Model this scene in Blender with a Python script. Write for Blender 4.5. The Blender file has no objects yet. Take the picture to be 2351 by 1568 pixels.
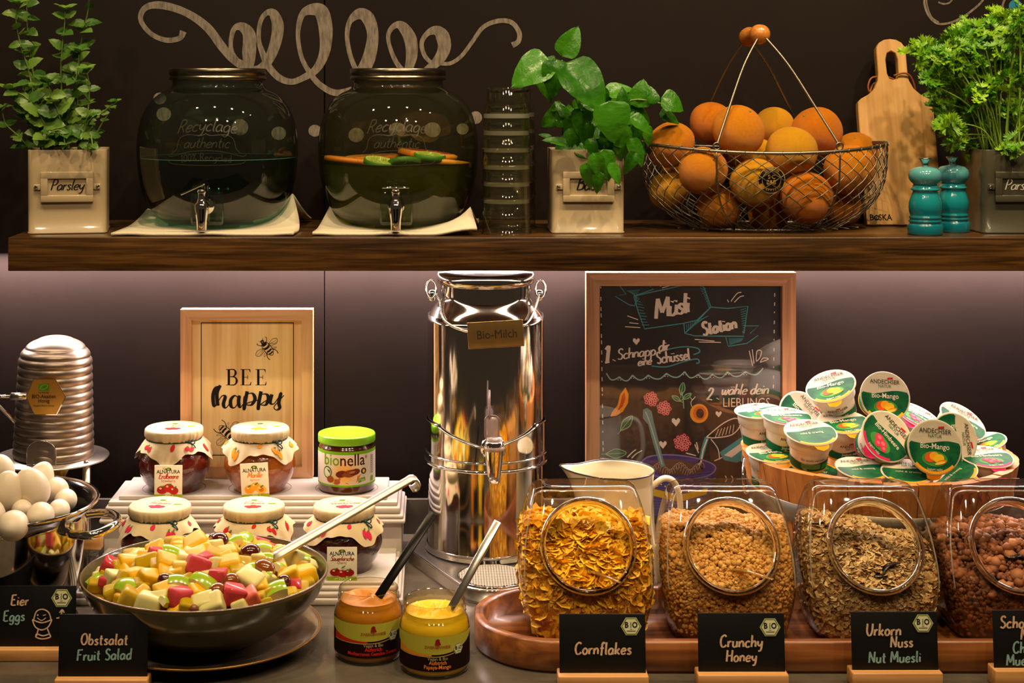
import bpy, bmesh, math, random
import numpy as np
from mathutils import Vector, Matrix
from math import sin, cos, pi, sqrt, atan2
S = bpy.context.scene
COL = S.collection
rnd = random.Random(11)
# ---------------------------------------------------------------- camera
F, CX, HY, EYE = 3480.0, 1000.0, 200.0, 0.779      # focal length (px), vanishing point (px), eye height above the counter
cam_d = bpy.data.cameras.new('camera'); cam = bpy.data.objects.new('camera', cam_d); COL.objects.link(cam)
cam.location = (0, 0, EYE); cam.rotation_euler = (pi/2, 0, 0)
cam_d.sensor_width = 36; cam_d.lens = 36*F/2351
cam_d.shift_x = (1175.5-CX)/2351; cam_d.shift_y = -(784-HY)/2351
cam_d.clip_start = .05
S.camera = cam
S.view_settings.view_transform = 'Standard'; S.view_settings.look = 'None'
S.view_settings.exposure = 0.0; S.view_settings.gamma = 1; S.view_settings.use_curve_mapping = False
cy = S.cycles
cy.max_bounces = 8; cy.diffuse_bounces = 3; cy.glossy_bounces = 4; cy.transmission_bounces = 6
cy.transparent_max_bounces = 24; cy.caustics_reflective = False; cy.caustics_refractive = False
cy.sample_clamp_indirect = 4
# ---------------------------------------------------------------- world and lights
w = bpy.data.worlds.new('world'); S.world = w; w.use_nodes = True
w.node_tree.nodes['Background'].inputs[0].default_value = (1.0, .68, .42, 1)
w.node_tree.nodes['Background'].inputs[1].default_value = .04
def lamp(kind, name, loc, target, energy, col, **kw):
    d = bpy.data.lights.new(name, kind); d.energy = energy; d.color = col
    for k, v in kw.items(): setattr(d, k, v)
    o = bpy.data.objects.new(name, d); COL.objects.link(o); o.location = loc
    o.rotation_euler = (Vector(target)-Vector(loc)).to_track_quat('-Z', 'Y').to_euler()
    return o
WARM = (1.0, .76, .43)
for i, (x, e) in enumerate(((-.95, 42), (-.35, 42), (.25, 50), (.78, 60), (1.3, 52))):   # ceiling spotlights over the buffet
    lamp('SPOT', 'ceiling_spot', (x, 1.75, 2.15), (x*.85, 2.32, .45), e, WARM, spot_size=1.25, spot_blend=.6, shadow_soft_size=.022)
for x, e in ((-.75, 27), (-.1, 28), (.55, 28), (1.15, 25)):                             # second row of spots further out in the room
    lamp('SPOT', 'room_spot', (x, .35, 2.15), (x*.85, 2.15, .1), e, (1.0, .77, .48), spot_size=1.2, spot_blend=.7, shadow_soft_size=.04)
lamp('AREA', 'shelf_led_strip', (.27, 2.612, .490), (.27, 2.60, 0), 34, (1.0, .80, .74), shape='RECTANGLE', size=2.3, size_y=.012)
lamp('AREA', 'shelf_led_strip', (.27, 2.40, .489), (.27, 2.46, 0), 1.8, (1.0, .76, .56), shape='RECTANGLE', size=2.3, size_y=.012)

def at(px, py, Y): return Vector(((px-CX)*Y/F, Y, EYE-(py-HY)*Y/F))
def X(px, Y): return (px-CX)*Y/F
def Z(py, Y): return EYE-(py-HY)*Y/F

# ---------------------------------------------------------------- materials
def lin(h):
    if isinstance(h, (tuple, list)): return tuple(h)[:3]
    h = h.lstrip('#'); c = [int(h[i:i+2], 16)/255 for i in (0, 2, 4)]
    return tuple(x/12.92 if x <= .04045 else ((x+.055)/1.055)**2.4 for x in c)
MATS = {}
class N:
    def __init__(s, m): s.t = m.node_tree; s.n = s.t.nodes; s.l = s.t.links
    def new(s, k, **kw):
        n = s.n.new(k)
        for a, b in kw.items(): setattr(n, a, b)
        return n
    def link(s, a, b): s.l.new(a, b)
def base(name):
    m = bpy.data.materials.new(name); m.use_nodes = True
    g = N(m); b = g.n['Principled BSDF']
    return m, g, b
def ramp(g, stops):
    r = g.new('ShaderNodeValToRGB'); e = r.color_ramp.elements
    while len(e) > 1: e.remove(e[-1])
    for i, (p, c) in enumerate(stops):
        x = e[0] if i == 0 else e.new(p)
        x.position = p; x.color = (*lin(c), 1)
    return r
def mat(name, col='#888888', rough=.5, metal=0, spec=.5, coat=0, sss=0, var=None, bump=None, island=None, stretch=None, trans=0):
    """principled; var=(scale, colour2, lo, hi) noise colour; bump=(scale, strength); island=[colours] random per piece"""
    if name in MATS: return MATS[name]
    m, g, b = base(name)
    b.inputs['Base Color'].default_value = (*lin(col), 1)
    b.inputs['Roughness'].default_value = rough; b.inputs['Metallic'].default_value = metal
    b.inputs['Specular IOR Level'].default_value = spec; b.inputs['Coat Weight'].default_value = coat
    b.inputs['Coat Roughness'].default_value = .08
    b.inputs['Transmission Weight'].default_value = trans
    if sss:
        b.inputs['Subsurface Weight'].default_value = sss; b.inputs['Subsurface Radius'].default_value = (.01, .005, .003)
        b.inputs['Subsurface Scale'].default_value = 1
    tc = g.new('ShaderNodeTexCoord'); src = tc.outputs['Object']
    if stretch:
        mp = g.new('ShaderNodeMapping'); mp.inputs['Scale'].default_value = stretch; g.link(src, mp.inputs[0]); src = mp.outputs[0]
    csock = None
    if island:
        gi = g.new('ShaderNodeNewGeometry')
        r = ramp(g, [(i/max(1, len(island)-1), c) for i, c in enumerate(island)])
        g.link(gi.outputs['Random Per Island'], r.inputs[0]); csock = r.outputs[0]
    if var:
        nz = g.new('ShaderNodeTexNoise'); nz.inputs['Scale'].default_value = var[0]; nz.inputs['Detail'].default_value = 6; nz.inputs['Roughness'].default_value = .6
        g.link(src, nz.inputs[0])
        mr = g.new('ShaderNodeMapRange'); mr.inputs[1].default_value = var[2]; mr.inputs[2].default_value = var[3]; g.link(nz.outputs[0], mr.inputs[0])
        mx = g.new('ShaderNodeMix', data_type='RGBA'); g.link(mr.outputs[0], mx.inputs[0])
        if csock: g.link(csock, mx.inputs[6])
        else: mx.inputs[6].default_value = (*lin(col), 1)
        mx.inputs[7].default_value = (*lin(var[1]), 1); csock = mx.outputs[2]
    if csock: g.link(csock, b.inputs['Base Color'])
    if bump:
        nz = g.new('ShaderNodeTexNoise'); nz.inputs['Scale'].default_value = bump[0]; nz.inputs['Detail'].default_value = 4
        g.link(src, nz.inputs[0]); bp = g.new('ShaderNodeBump'); bp.inputs['Strength'].default_value = bump[1]; bp.inputs['Distance'].default_value = .002
        g.link(nz.outputs[0], bp.inputs['Height']); g.link(bp.outputs[0], b.inputs['Normal'])
    MATS[name] = m; return m
def wood(name, c1, c2, c3, axis=0, scale=8, rough=.45, fine=60, coat=0):
    if name in MATS: return MATS[name]
    m, g, b = base(name); tc = g.new('ShaderNodeTexCoord')
    def nz(sc, st, det):
        mp = g.new('ShaderNodeMapping'); s = [1, 1, 1]; s[axis] = st; mp.inputs['Scale'].default_value = s
        g.link(tc.outputs['Object'], mp.inputs[0]); n = g.new('ShaderNodeTexNoise'); n.inputs['Scale'].default_value = sc
        n.inputs['Detail'].default_value = det; n.inputs['Distortion'].default_value = .6; g.link(mp.outputs[0], n.inputs[0]); return n.outputs[0]
    a = nz(scale, .12, 4); f = nz(fine, .04, 5)
    ad = g.new('ShaderNodeMath', operation='MULTIPLY_ADD'); g.link(f, ad.inputs[0]); ad.inputs[1].default_value = .55; 
    sb = g.new('ShaderNodeMath', operation='MULTIPLY'); g.link(a, sb.inputs[0]); sb.inputs[1].default_value = .5; g.link(sb.outputs[0], ad.inputs[2])
    r = ramp(g, [(.38, c3), (.5, c2), (.62, c1)]); g.link(ad.outputs[0], r.inputs[0]); g.link(r.outputs[0], b.inputs['Base Color'])
    b.inputs['Roughness'].default_value = rough; b.inputs['Coat Weight'].default_value = coat; b.inputs['Coat Roughness'].default_value = .15
    bp = g.new('ShaderNodeBump'); bp.inputs['Strength'].default_value = .12; bp.inputs['Distance'].default_value = .001; g.link(f, bp.inputs['Height']); g.link(bp.outputs[0], b.inputs['Normal'])
    MATS[name] = m; return m
def thin_glass(name, centre, edge, power=2.0, ior=1.5, rough=.02, body=0, bodycol='#ffffff', bump=None):
    """thin-walled glass or liquid: fresnel reflection over tinted see-through, darker where the wall is seen edge on"""
    if name in MATS: return MATS[name]
    m = bpy.data.materials.new(name); m.use_nodes = True; g = N(m); g.n.clear()
    out = g.new('ShaderNodeOutputMaterial'); tr = g.new('ShaderNodeBsdfTransparent'); gl = g.new('ShaderNodeBsdfGlossy')
    gl.inputs['Roughness'].default_value = rough
    lw = g.new('ShaderNodeLayerWeight'); lw.inputs[0].default_value = .5
    pw = g.new('ShaderNodeMath', operation='POWER'); g.link(lw.outputs['Facing'], pw.inputs[0]); pw.inputs[1].default_value = power
    mx = g.new('ShaderNodeMix', data_type='RGBA'); g.link(pw.outputs[0], mx.inputs[0])
    mx.inputs[6].default_value = (*lin(centre), 1); mx.inputs[7].default_value = (*lin(edge), 1)
    g.link(mx.outputs[2], tr.inputs[0]); s0 = tr.outputs[0]
    if body:
        df = g.new('ShaderNodeBsdfDiffuse'); df.inputs[0].default_value = (*lin(bodycol), 1)
        ms = g.new('ShaderNodeMixShader'); ms.inputs[0].default_value = body; g.link(s0, ms.inputs[1]); g.link(df.outputs[0], ms.inputs[2]); s0 = ms.outputs[0]
    fl = g.new('ShaderNodeLayerWeight'); fl.inputs[0].default_value = .5; f0 = 2*((ior-1)/(ior+1))**2
    p5 = g.new('ShaderNodeMath', operation='POWER'); g.link(fl.outputs['Facing'], p5.inputs[0]); p5.inputs[1].default_value = 4
    fs = g.new('ShaderNodeMath', operation='MULTIPLY_ADD'); g.link(p5.outputs[0], fs.inputs[0]); fs.inputs[1].default_value = .85-f0; fs.inputs[2].default_value = f0
    ms = g.new('ShaderNodeMixShader'); g.link(fs.outputs[0], ms.inputs[0]); g.link(s0, ms.inputs[1]); g.link(gl.outputs[0], ms.inputs[2])
    if bump:
        tc = g.new('ShaderNodeTexCoord'); nz = g.new('ShaderNodeTexNoise'); nz.inputs['Scale'].default_value = bump[0]; g.link(tc.outputs['Object'], nz.inputs[0])
        bp = g.new('ShaderNodeBump'); bp.inputs['Strength'].default_value = bump[1]; bp.inputs['Distance'].default_value = .002
        g.link(nz.outputs[0], bp.inputs['Height']); g.link(bp.outputs[0], gl.inputs['Normal']); g.link(bp.outputs[0], fl.inputs['Normal'])
    g.link(ms.outputs[0], out.inputs[0]); MATS[name] = m; return m
def solid_glass(name, col='#ffffff', rough=.0, ior=1.45):
    if name in MATS: return MATS[name]
    m, g, b = base(name); b.inputs['Base Color'].default_value = (*lin(col), 1); b.inputs['Roughness'].default_value = rough
    b.inputs['Transmission Weight'].default_value = 1; b.inputs['IOR'].default_value = ior; MATS[name] = m; return m
def flat(c): return mat('print_'+c.strip('#'), c, .6, spec=.1)
STEEL = mat('polished_steel', '#d9d4cd', .09, 1)
BRUSHED = mat('brushed_steel', '#c9c0b6', .27, 1, bump=(300, .05))
SATIN = mat('satin_steel', '#cfc8bc', .38, 1)
CHROME = mat('chrome', '#e6e2de', .05, 1)

# ---------------------------------------------------------------- mesh builder
class MB:
    def __init__(s): s.v = []; s.f = []; s.mi = []; s.sm = []; s.mats = []; s.k = 0
    def add(s, verts, faces, m, smooth=False, M=None):
        if m not in s.mats: s.mats.append(m)
        k = s.mats.index(m); o = len(s.v)
        s.v += [tuple(M @ Vector(v)) for v in verts] if M is not None else [tuple(v) for v in verts]
        s.f += [tuple(i+o for i in f) for f in faces]; s.mi += [k]*len(faces); s.sm += [smooth]*len(faces)
        return s
    def mesh(s, name, org=None):
        me = bpy.data.meshes.new(name)
        v = s.v if org is None else [(a-org[0], b-org[1], c-org[2]) for a, b, c in s.v]
        me.from_pydata(v, [], s.f)
        for m in s.mats: me.materials.append(m)
        me.polygons.foreach_set('material_index', s.mi); me.polygons.foreach_set('use_smooth', s.sm)
        me.update(); return me
    def build(s, name, parent=None, org=None):
        return link(name, s.mesh(name, org), parent)
    # shapes
    def box(s, c, d, m, bev=0, M=None, seg=2, smooth=None):
        bm = bmesh.new(); bmesh.ops.create_cube(bm, size=1)
        for v in bm.verts: v.co = Vector((v.co.x*d[0]+c[0], v.co.y*d[1]+c[1], v.co.z*d[2]+c[2]))
        if bev: bmesh.ops.bevel(bm, geom=bm.edges[:], offset=bev, segments=seg, affect='EDGES', profile=.5)
        return s._bm(bm, m, bool(bev) if smooth is None else smooth, M)
    def _bm(s, bm, m, smooth, M=None):
        bm.verts.index_update(); s.add([v.co.copy() for v in bm.verts], [[v.index for v in f.verts] for f in bm.faces], m, smooth, M); bm.free(); return s
    def lathe(s, prof, m, n=40, M=None, smooth=True, cap=True, sx=1, sy=1, a0=0, a1=2*pi):
        full = abs(a1-a0-2*pi) < 1e-6; k = n if full else n+1
        v = []; f = []
        for r, z in prof:
            for i in range(k):
                a = a0+(a1-a0)*i/n; v.append((r*sin(a)*sx, -r*cos(a)*sy, z))
        for j in range(len(prof)-1):
            for i in range(n):
                a = j*k+i; b = j*k+(i+1) % k; f.append((a, b, b+k, a+k))
        if cap and full:
            if prof[0][0] > 1e-5: f.append(tuple(reversed(range(k))))
            if prof[-1][0] > 1e-5: f.append(tuple(range((len(prof)-1)*k, len(prof)*k)))
        return s.add(v, f, m, smooth, M)
    def tube(s, pts, r, m, n=8, closed=False, M=None, caps=True, flatten=None):
        P = [Vector(p) for p in pts]; L = len(P)
        R = r if isinstance(r, (list, tuple)) else [r]*L
        v = []; f = []; up = None
        for i, p in enumerate(P):
            a = P[(i-1) % L] if (closed or i) else p; b = P[(i+1) % L] if (closed or i < L-1) else p
            t = (b-a).normalized()
            if up is None:
                up = Vector((0, 0, 1)) if abs(t.z) < .9 else Vector((1, 0, 0))
            up = (up-t*up.dot(t)).normalized(); sd = t.cross(up)
            for k in range(n):
                an = 2*pi*k/n; fx = flatten or 1
                v.append(p+(sd*cos(an)+up*sin(an)*fx)*R[i])
        for i in range(L if closed else L-1):
            for k in range(n):
                a = i*n+k; b = i*n+(k+1) % n; c = ((i+1) % L)*n
                f.append((a, b, c+(k+1) % n, c+k))
        if caps and not closed: f += [tuple(reversed(range(n))), tuple(range((L-1)*n, L*n))]
        return s.add(v, f, m, True, M)
    def ball(s, c, r, m, nu=16, nv=10, M=None, fn=None):
        rx, ry, rz = r if isinstance(r, (tuple, list)) else (r, r, r)
        v = [(0, 0, -1)]; f = []
        for j in range(1, nv):
            b = -pi/2+pi*j/nv
            for i in range(nu): a = 2*pi*i/nu; v.append((cos(b)*cos(a), cos(b)*sin(a), sin(b)))
        v.append((0, 0, 1)); e = len(v)-1
        for i in range(nu): f.append((0, 1+(i+1) % nu, 1+i)); f.append((e, e-nu+i, e-nu+(i+1) % nu))
        for j in range(nv-2):
            for i in range(nu): a = 1+j*nu+i; b = 1+j*nu+(i+1) % nu; f.append((a, b, b+nu, a+nu))
        if fn: v = [fn(Vector(p)) for p in v]
        return s.add([(c[0]+p[0]*rx, c[1]+p[1]*ry, c[2]+p[2]*rz) for p in v], f, m, True, M)
    def prism(s, poly, y0, y1, m, M=None, smooth=False):
        """polygon in x,z extruded along y"""
        n = len(poly); v = [(x, y0, z) for x, z in poly]+[(x, y1, z) for x, z in poly]
        f = [tuple(range(n)), tuple(reversed(range(n, 2*n)))]+[(i, i+n, (i+1) % n+n, (i+1) % n) for i in range(n)]
        return s.add(v, f, m, smooth, M)
    # flat print through a mapping function (u, v, layer) -> 3D
    def poly(s, pts, mp, m, layer=1):
        return s.add([mp(u, v, layer) for u, v in pts], [tuple(range(len(pts)))], m)
    def disc(s, cx, cy, rx, ry, mp, m, layer=1, n=28, rot=0, rings=1):
        s.k = (s.k+1) % 9; layer += s.k*.08; v = [mp(cx, cy, layer)]; f = []
        for j in range(1, rings+1):
            for i in range(n):
                a = 2*pi*i/n; x = rx*cos(a)*j/rings; y = ry*sin(a)*j/rings
                v.append(mp(cx+x*cos(rot)-y*sin(rot), cy+x*sin(rot)+y*cos(rot), layer))
        for i in range(n): f.append((0, 1+i, 1+(i+1) % n))
        for j in range(rings-1):
            for i in range(n): a = 1+j*n+i; b = 1+j*n+(i+1) % n; f.append((a, a+n, b+n, b))
        return s.add(v, f, m)
    def rect(s, x0, y0, x1, y1, mp, m, layer=1, nx=1):
        v = []; f = []
        for i in range(nx+1):
            x = x0+(x1-x0)*i/nx; v += [mp(x, y0, layer), mp(x, y1, layer)]
        for i in range(nx): f.append((2*i, 2*i+2, 2*i+3, 2*i+1))
        return s.add(v, f, m)
    def stroke(s, pts, wd, mp, m, layer=2, smooth=True, closed=False, call=0, sub=5, taper=False):
        """pen line of width wd (or list) through 2D points"""
        W = list(wd) if isinstance(wd, (list, tuple)) else [wd]*len(pts)
        if smooth and len(pts) > 2: pts, W = catmull(pts, W, sub, closed)
        n = len(pts); v = []; f = []; s.k = (s.k+1) % 9; L0 = layer+s.k*.05
        for i in range(n):
            layer = L0+.5*i/n
            a = pts[i-1] if i else (pts[-2] if closed else pts[0]); b = pts[i+1] if i < n-1 else (pts[1] if closed else pts[-1])
            dx, dy = b[0]-a[0], b[1]-a[1]; L = sqrt(dx*dx+dy*dy) or 1; dx /= L; dy /= L
            h = W[i]/2*(1+call*(abs(dy)-.4) if call else 1)
            if taper: h *= max(.25, min(1, 5*min(i, n-1-i)/n))
            v += [mp(pts[i][0]-dy*h, pts[i][1]+dx*h, layer), mp(pts[i][0]+dy*h, pts[i][1]-dx*h, layer)]
        for i in range(n-1): f.append((2*i, 2*i+1, 2*i+3, 2*i+2))
        return s.add(v, f, m)
    def text(s, txt, x, y, size, mp, m, layer=3, bold=0, align='C', arc=None, sx=1):
        V, Fc, wdt = text2d(txt, bold); k = size; ox = {'C': -wdt/2, 'L': 0, 'R': -wdt}[align]
        out = []
        for a, b in V:
            u = (a+ox)*k*sx; v_ = b*k
            if arc:
                R = arc; an = u/R; r = R+v_; out.append(mp(x+r*sin(an), y+r*cos(an)-R, layer))
            else: out.append(mp(x+u, y+v_, layer))
        return s.add(out, Fc, m)
    def hand(s, txt, x, y, size, mp, m, pen=.09, layer=3, align='C', slant=0, call=0, rot=0, sp=.12, jit=.0, sub=4, arc=0, sx=1):
        wdt = sum((GL.get(c, GL['o'])[0]+sp)*sx for c in txt)-sp; cx_ = {'C': -wdt/2, 'L': 0, 'R': -wdt}[align]*size
        for c in txt:
            w_, st = GL.get(c, GL['o']); jy = rnd.uniform(-jit, jit)
            for q in st:
                pp = []
                for a, b in q:
                    u = cx_+(a*sx+b*slant)*size; v_ = (b+jy)*size
                    if arc: v_ += arc*(cx_+a*size)**2
                    pp.append((x+u*cos(rot)-v_*sin(rot), y+u*sin(rot)+v_*cos(rot)))
                s.stroke(pp, pen*size, mp, m, layer, call=call, sub=sub)
            cx_ += (w_+sp)*size*sx
        return s
def catmull(pts, W, sub=5, closed=False):
    n = len(pts); o = []; ow = []
    rng = range(n if closed else n-1)
    for i in rng:
        p0 = pts[(i-1) % n] if (closed or i) else pts[0]; p1 = pts[i]; p2 = pts[(i+1) % n]; p3 = pts[(i+2) % n] if (closed or i < n-2) else p2
        for k in range(sub):
            t = k/sub
            o.append(tuple(.5*(2*p1[d]+(p2[d]-p0[d])*t+(2*p0[d]-5*p1[d]+4*p2[d]-p3[d])*t*t+(3*p1[d]-p0[d]-3*p2[d]+p3[d])*t**3) for d in range(len(p1))))
            ow.append(W[i]*(1-t)+W[(i+1) % n]*t)
    o.append(tuple(pts[0] if closed else pts[-1])); ow.append(W[0] if closed else W[-1]); return o, ow
def smooth3(pts, sub=6, closed=False): return [Vector(p) for p in catmull([tuple(p) for p in pts], [1]*len(pts), sub, closed)[0]]
def spline(prof, sub=5): return catmull(prof, [1]*len(prof), sub)[0]
_T = {}
def text2d(txt, bold=0):
    key = (txt, bold)
    if key not in _T:
        cu = bpy.data.curves.new('t', 'FONT'); cu.body = txt; cu.resolution_u = 2; cu.offset = bold; cu.fill_mode = 'FRONT'
        o = bpy.data.objects.new('t', cu); COL.objects.link(o); dg = bpy.context.evaluated_depsgraph_get(); dg.update()
        me = o.evaluated_get(dg).to_mesh(); V = [(v.co.x, v.co.y) for v in me.vertices]; Fc = [tuple(p.vertices) for p in me.polygons]
        o.evaluated_get(dg).to_mesh_clear(); bpy.data.objects.remove(o); bpy.data.curves.remove(cu)
        x0 = min((a for a, b in V), default=0); x1 = max((a for a, b in V), default=0)
        V = [((a-x0)*1.1, b*1.25) for a, b in V]; _T[key] = (V, Fc, (x1-x0)*1.1)
    return _T[key]
def plane_map(o, ux, uz, n, eps=.00025):
    o, ux, uz, n = Vector(o), Vector(ux), Vector(uz), Vector(n)
    return lambda u, v, l: o+ux*u+uz*v+n*(eps*l)
def front_map(Y, px=False, eps=.0003, M=None):
    """plane facing the room at depth Y; px=True takes picture pixels"""
    if px: return lambda u, v, l: at(u, v, Y)+Vector((0, -eps*l, 0))
    return lambda u, v, l: Vector((u, Y-eps*l, v))
def cyl_map(R, eps=.00025, spin=0, taper=0):
    return lambda u, v, l: Vector(((R+taper*v+eps*l)*sin(u/R+spin), -(R+taper*v+eps*l)*cos(u/R+spin), v))
# ---------------------------------------------------------------- objects
def link(name, me, parent=None):
    o = bpy.data.objects.new(name, me); COL.objects.link(o)
    if parent is not None: o.parent = parent
    return o
def tag(o, label, cat, group=None):
    o['label'] = label; o['category'] = cat
    if group: o['group'] = group
    return o
def thing(name, label, cat, loc=(0, 0, 0), rz=0, group=None, M=None):
    o = bpy.data.objects.new(name, None); COL.objects.link(o); o.empty_display_size = .02
    if M is not None: o.matrix_world = M
    else: o.location = loc; o.rotation_euler = (0, 0, rz)
    return tag(o, label, cat, group)
def struct(o): o['kind'] = 'structure'; return o
def copytree(o, M=None, label=None):
    c = o.copy(); COL.objects.link(c)
    for ch in o.children:
        d = ch.copy(); COL.objects.link(d); d.parent = c
        for g in ch.children: e = g.copy(); COL.objects.link(e); e.parent = d
    if M is not None: c.matrix_world = M
    if label: c['label'] = label
    return c
def frame(o, zdir, spin=0, ref=(0, -1, 0)):
    """matrix with local z along zdir and local -y turned towards ref, then spun about z"""
    z = Vector(zdir).normalized(); f_ = -Vector(ref); y = (f_-z*f_.dot(z)).normalized(); x = y.cross(z)
    M = Matrix((x, y, z)).transposed().to_4x4(); M = Matrix.Translation(o) @ M @ Matrix.Rotation(spin, 4, 'Z'); return M
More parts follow.
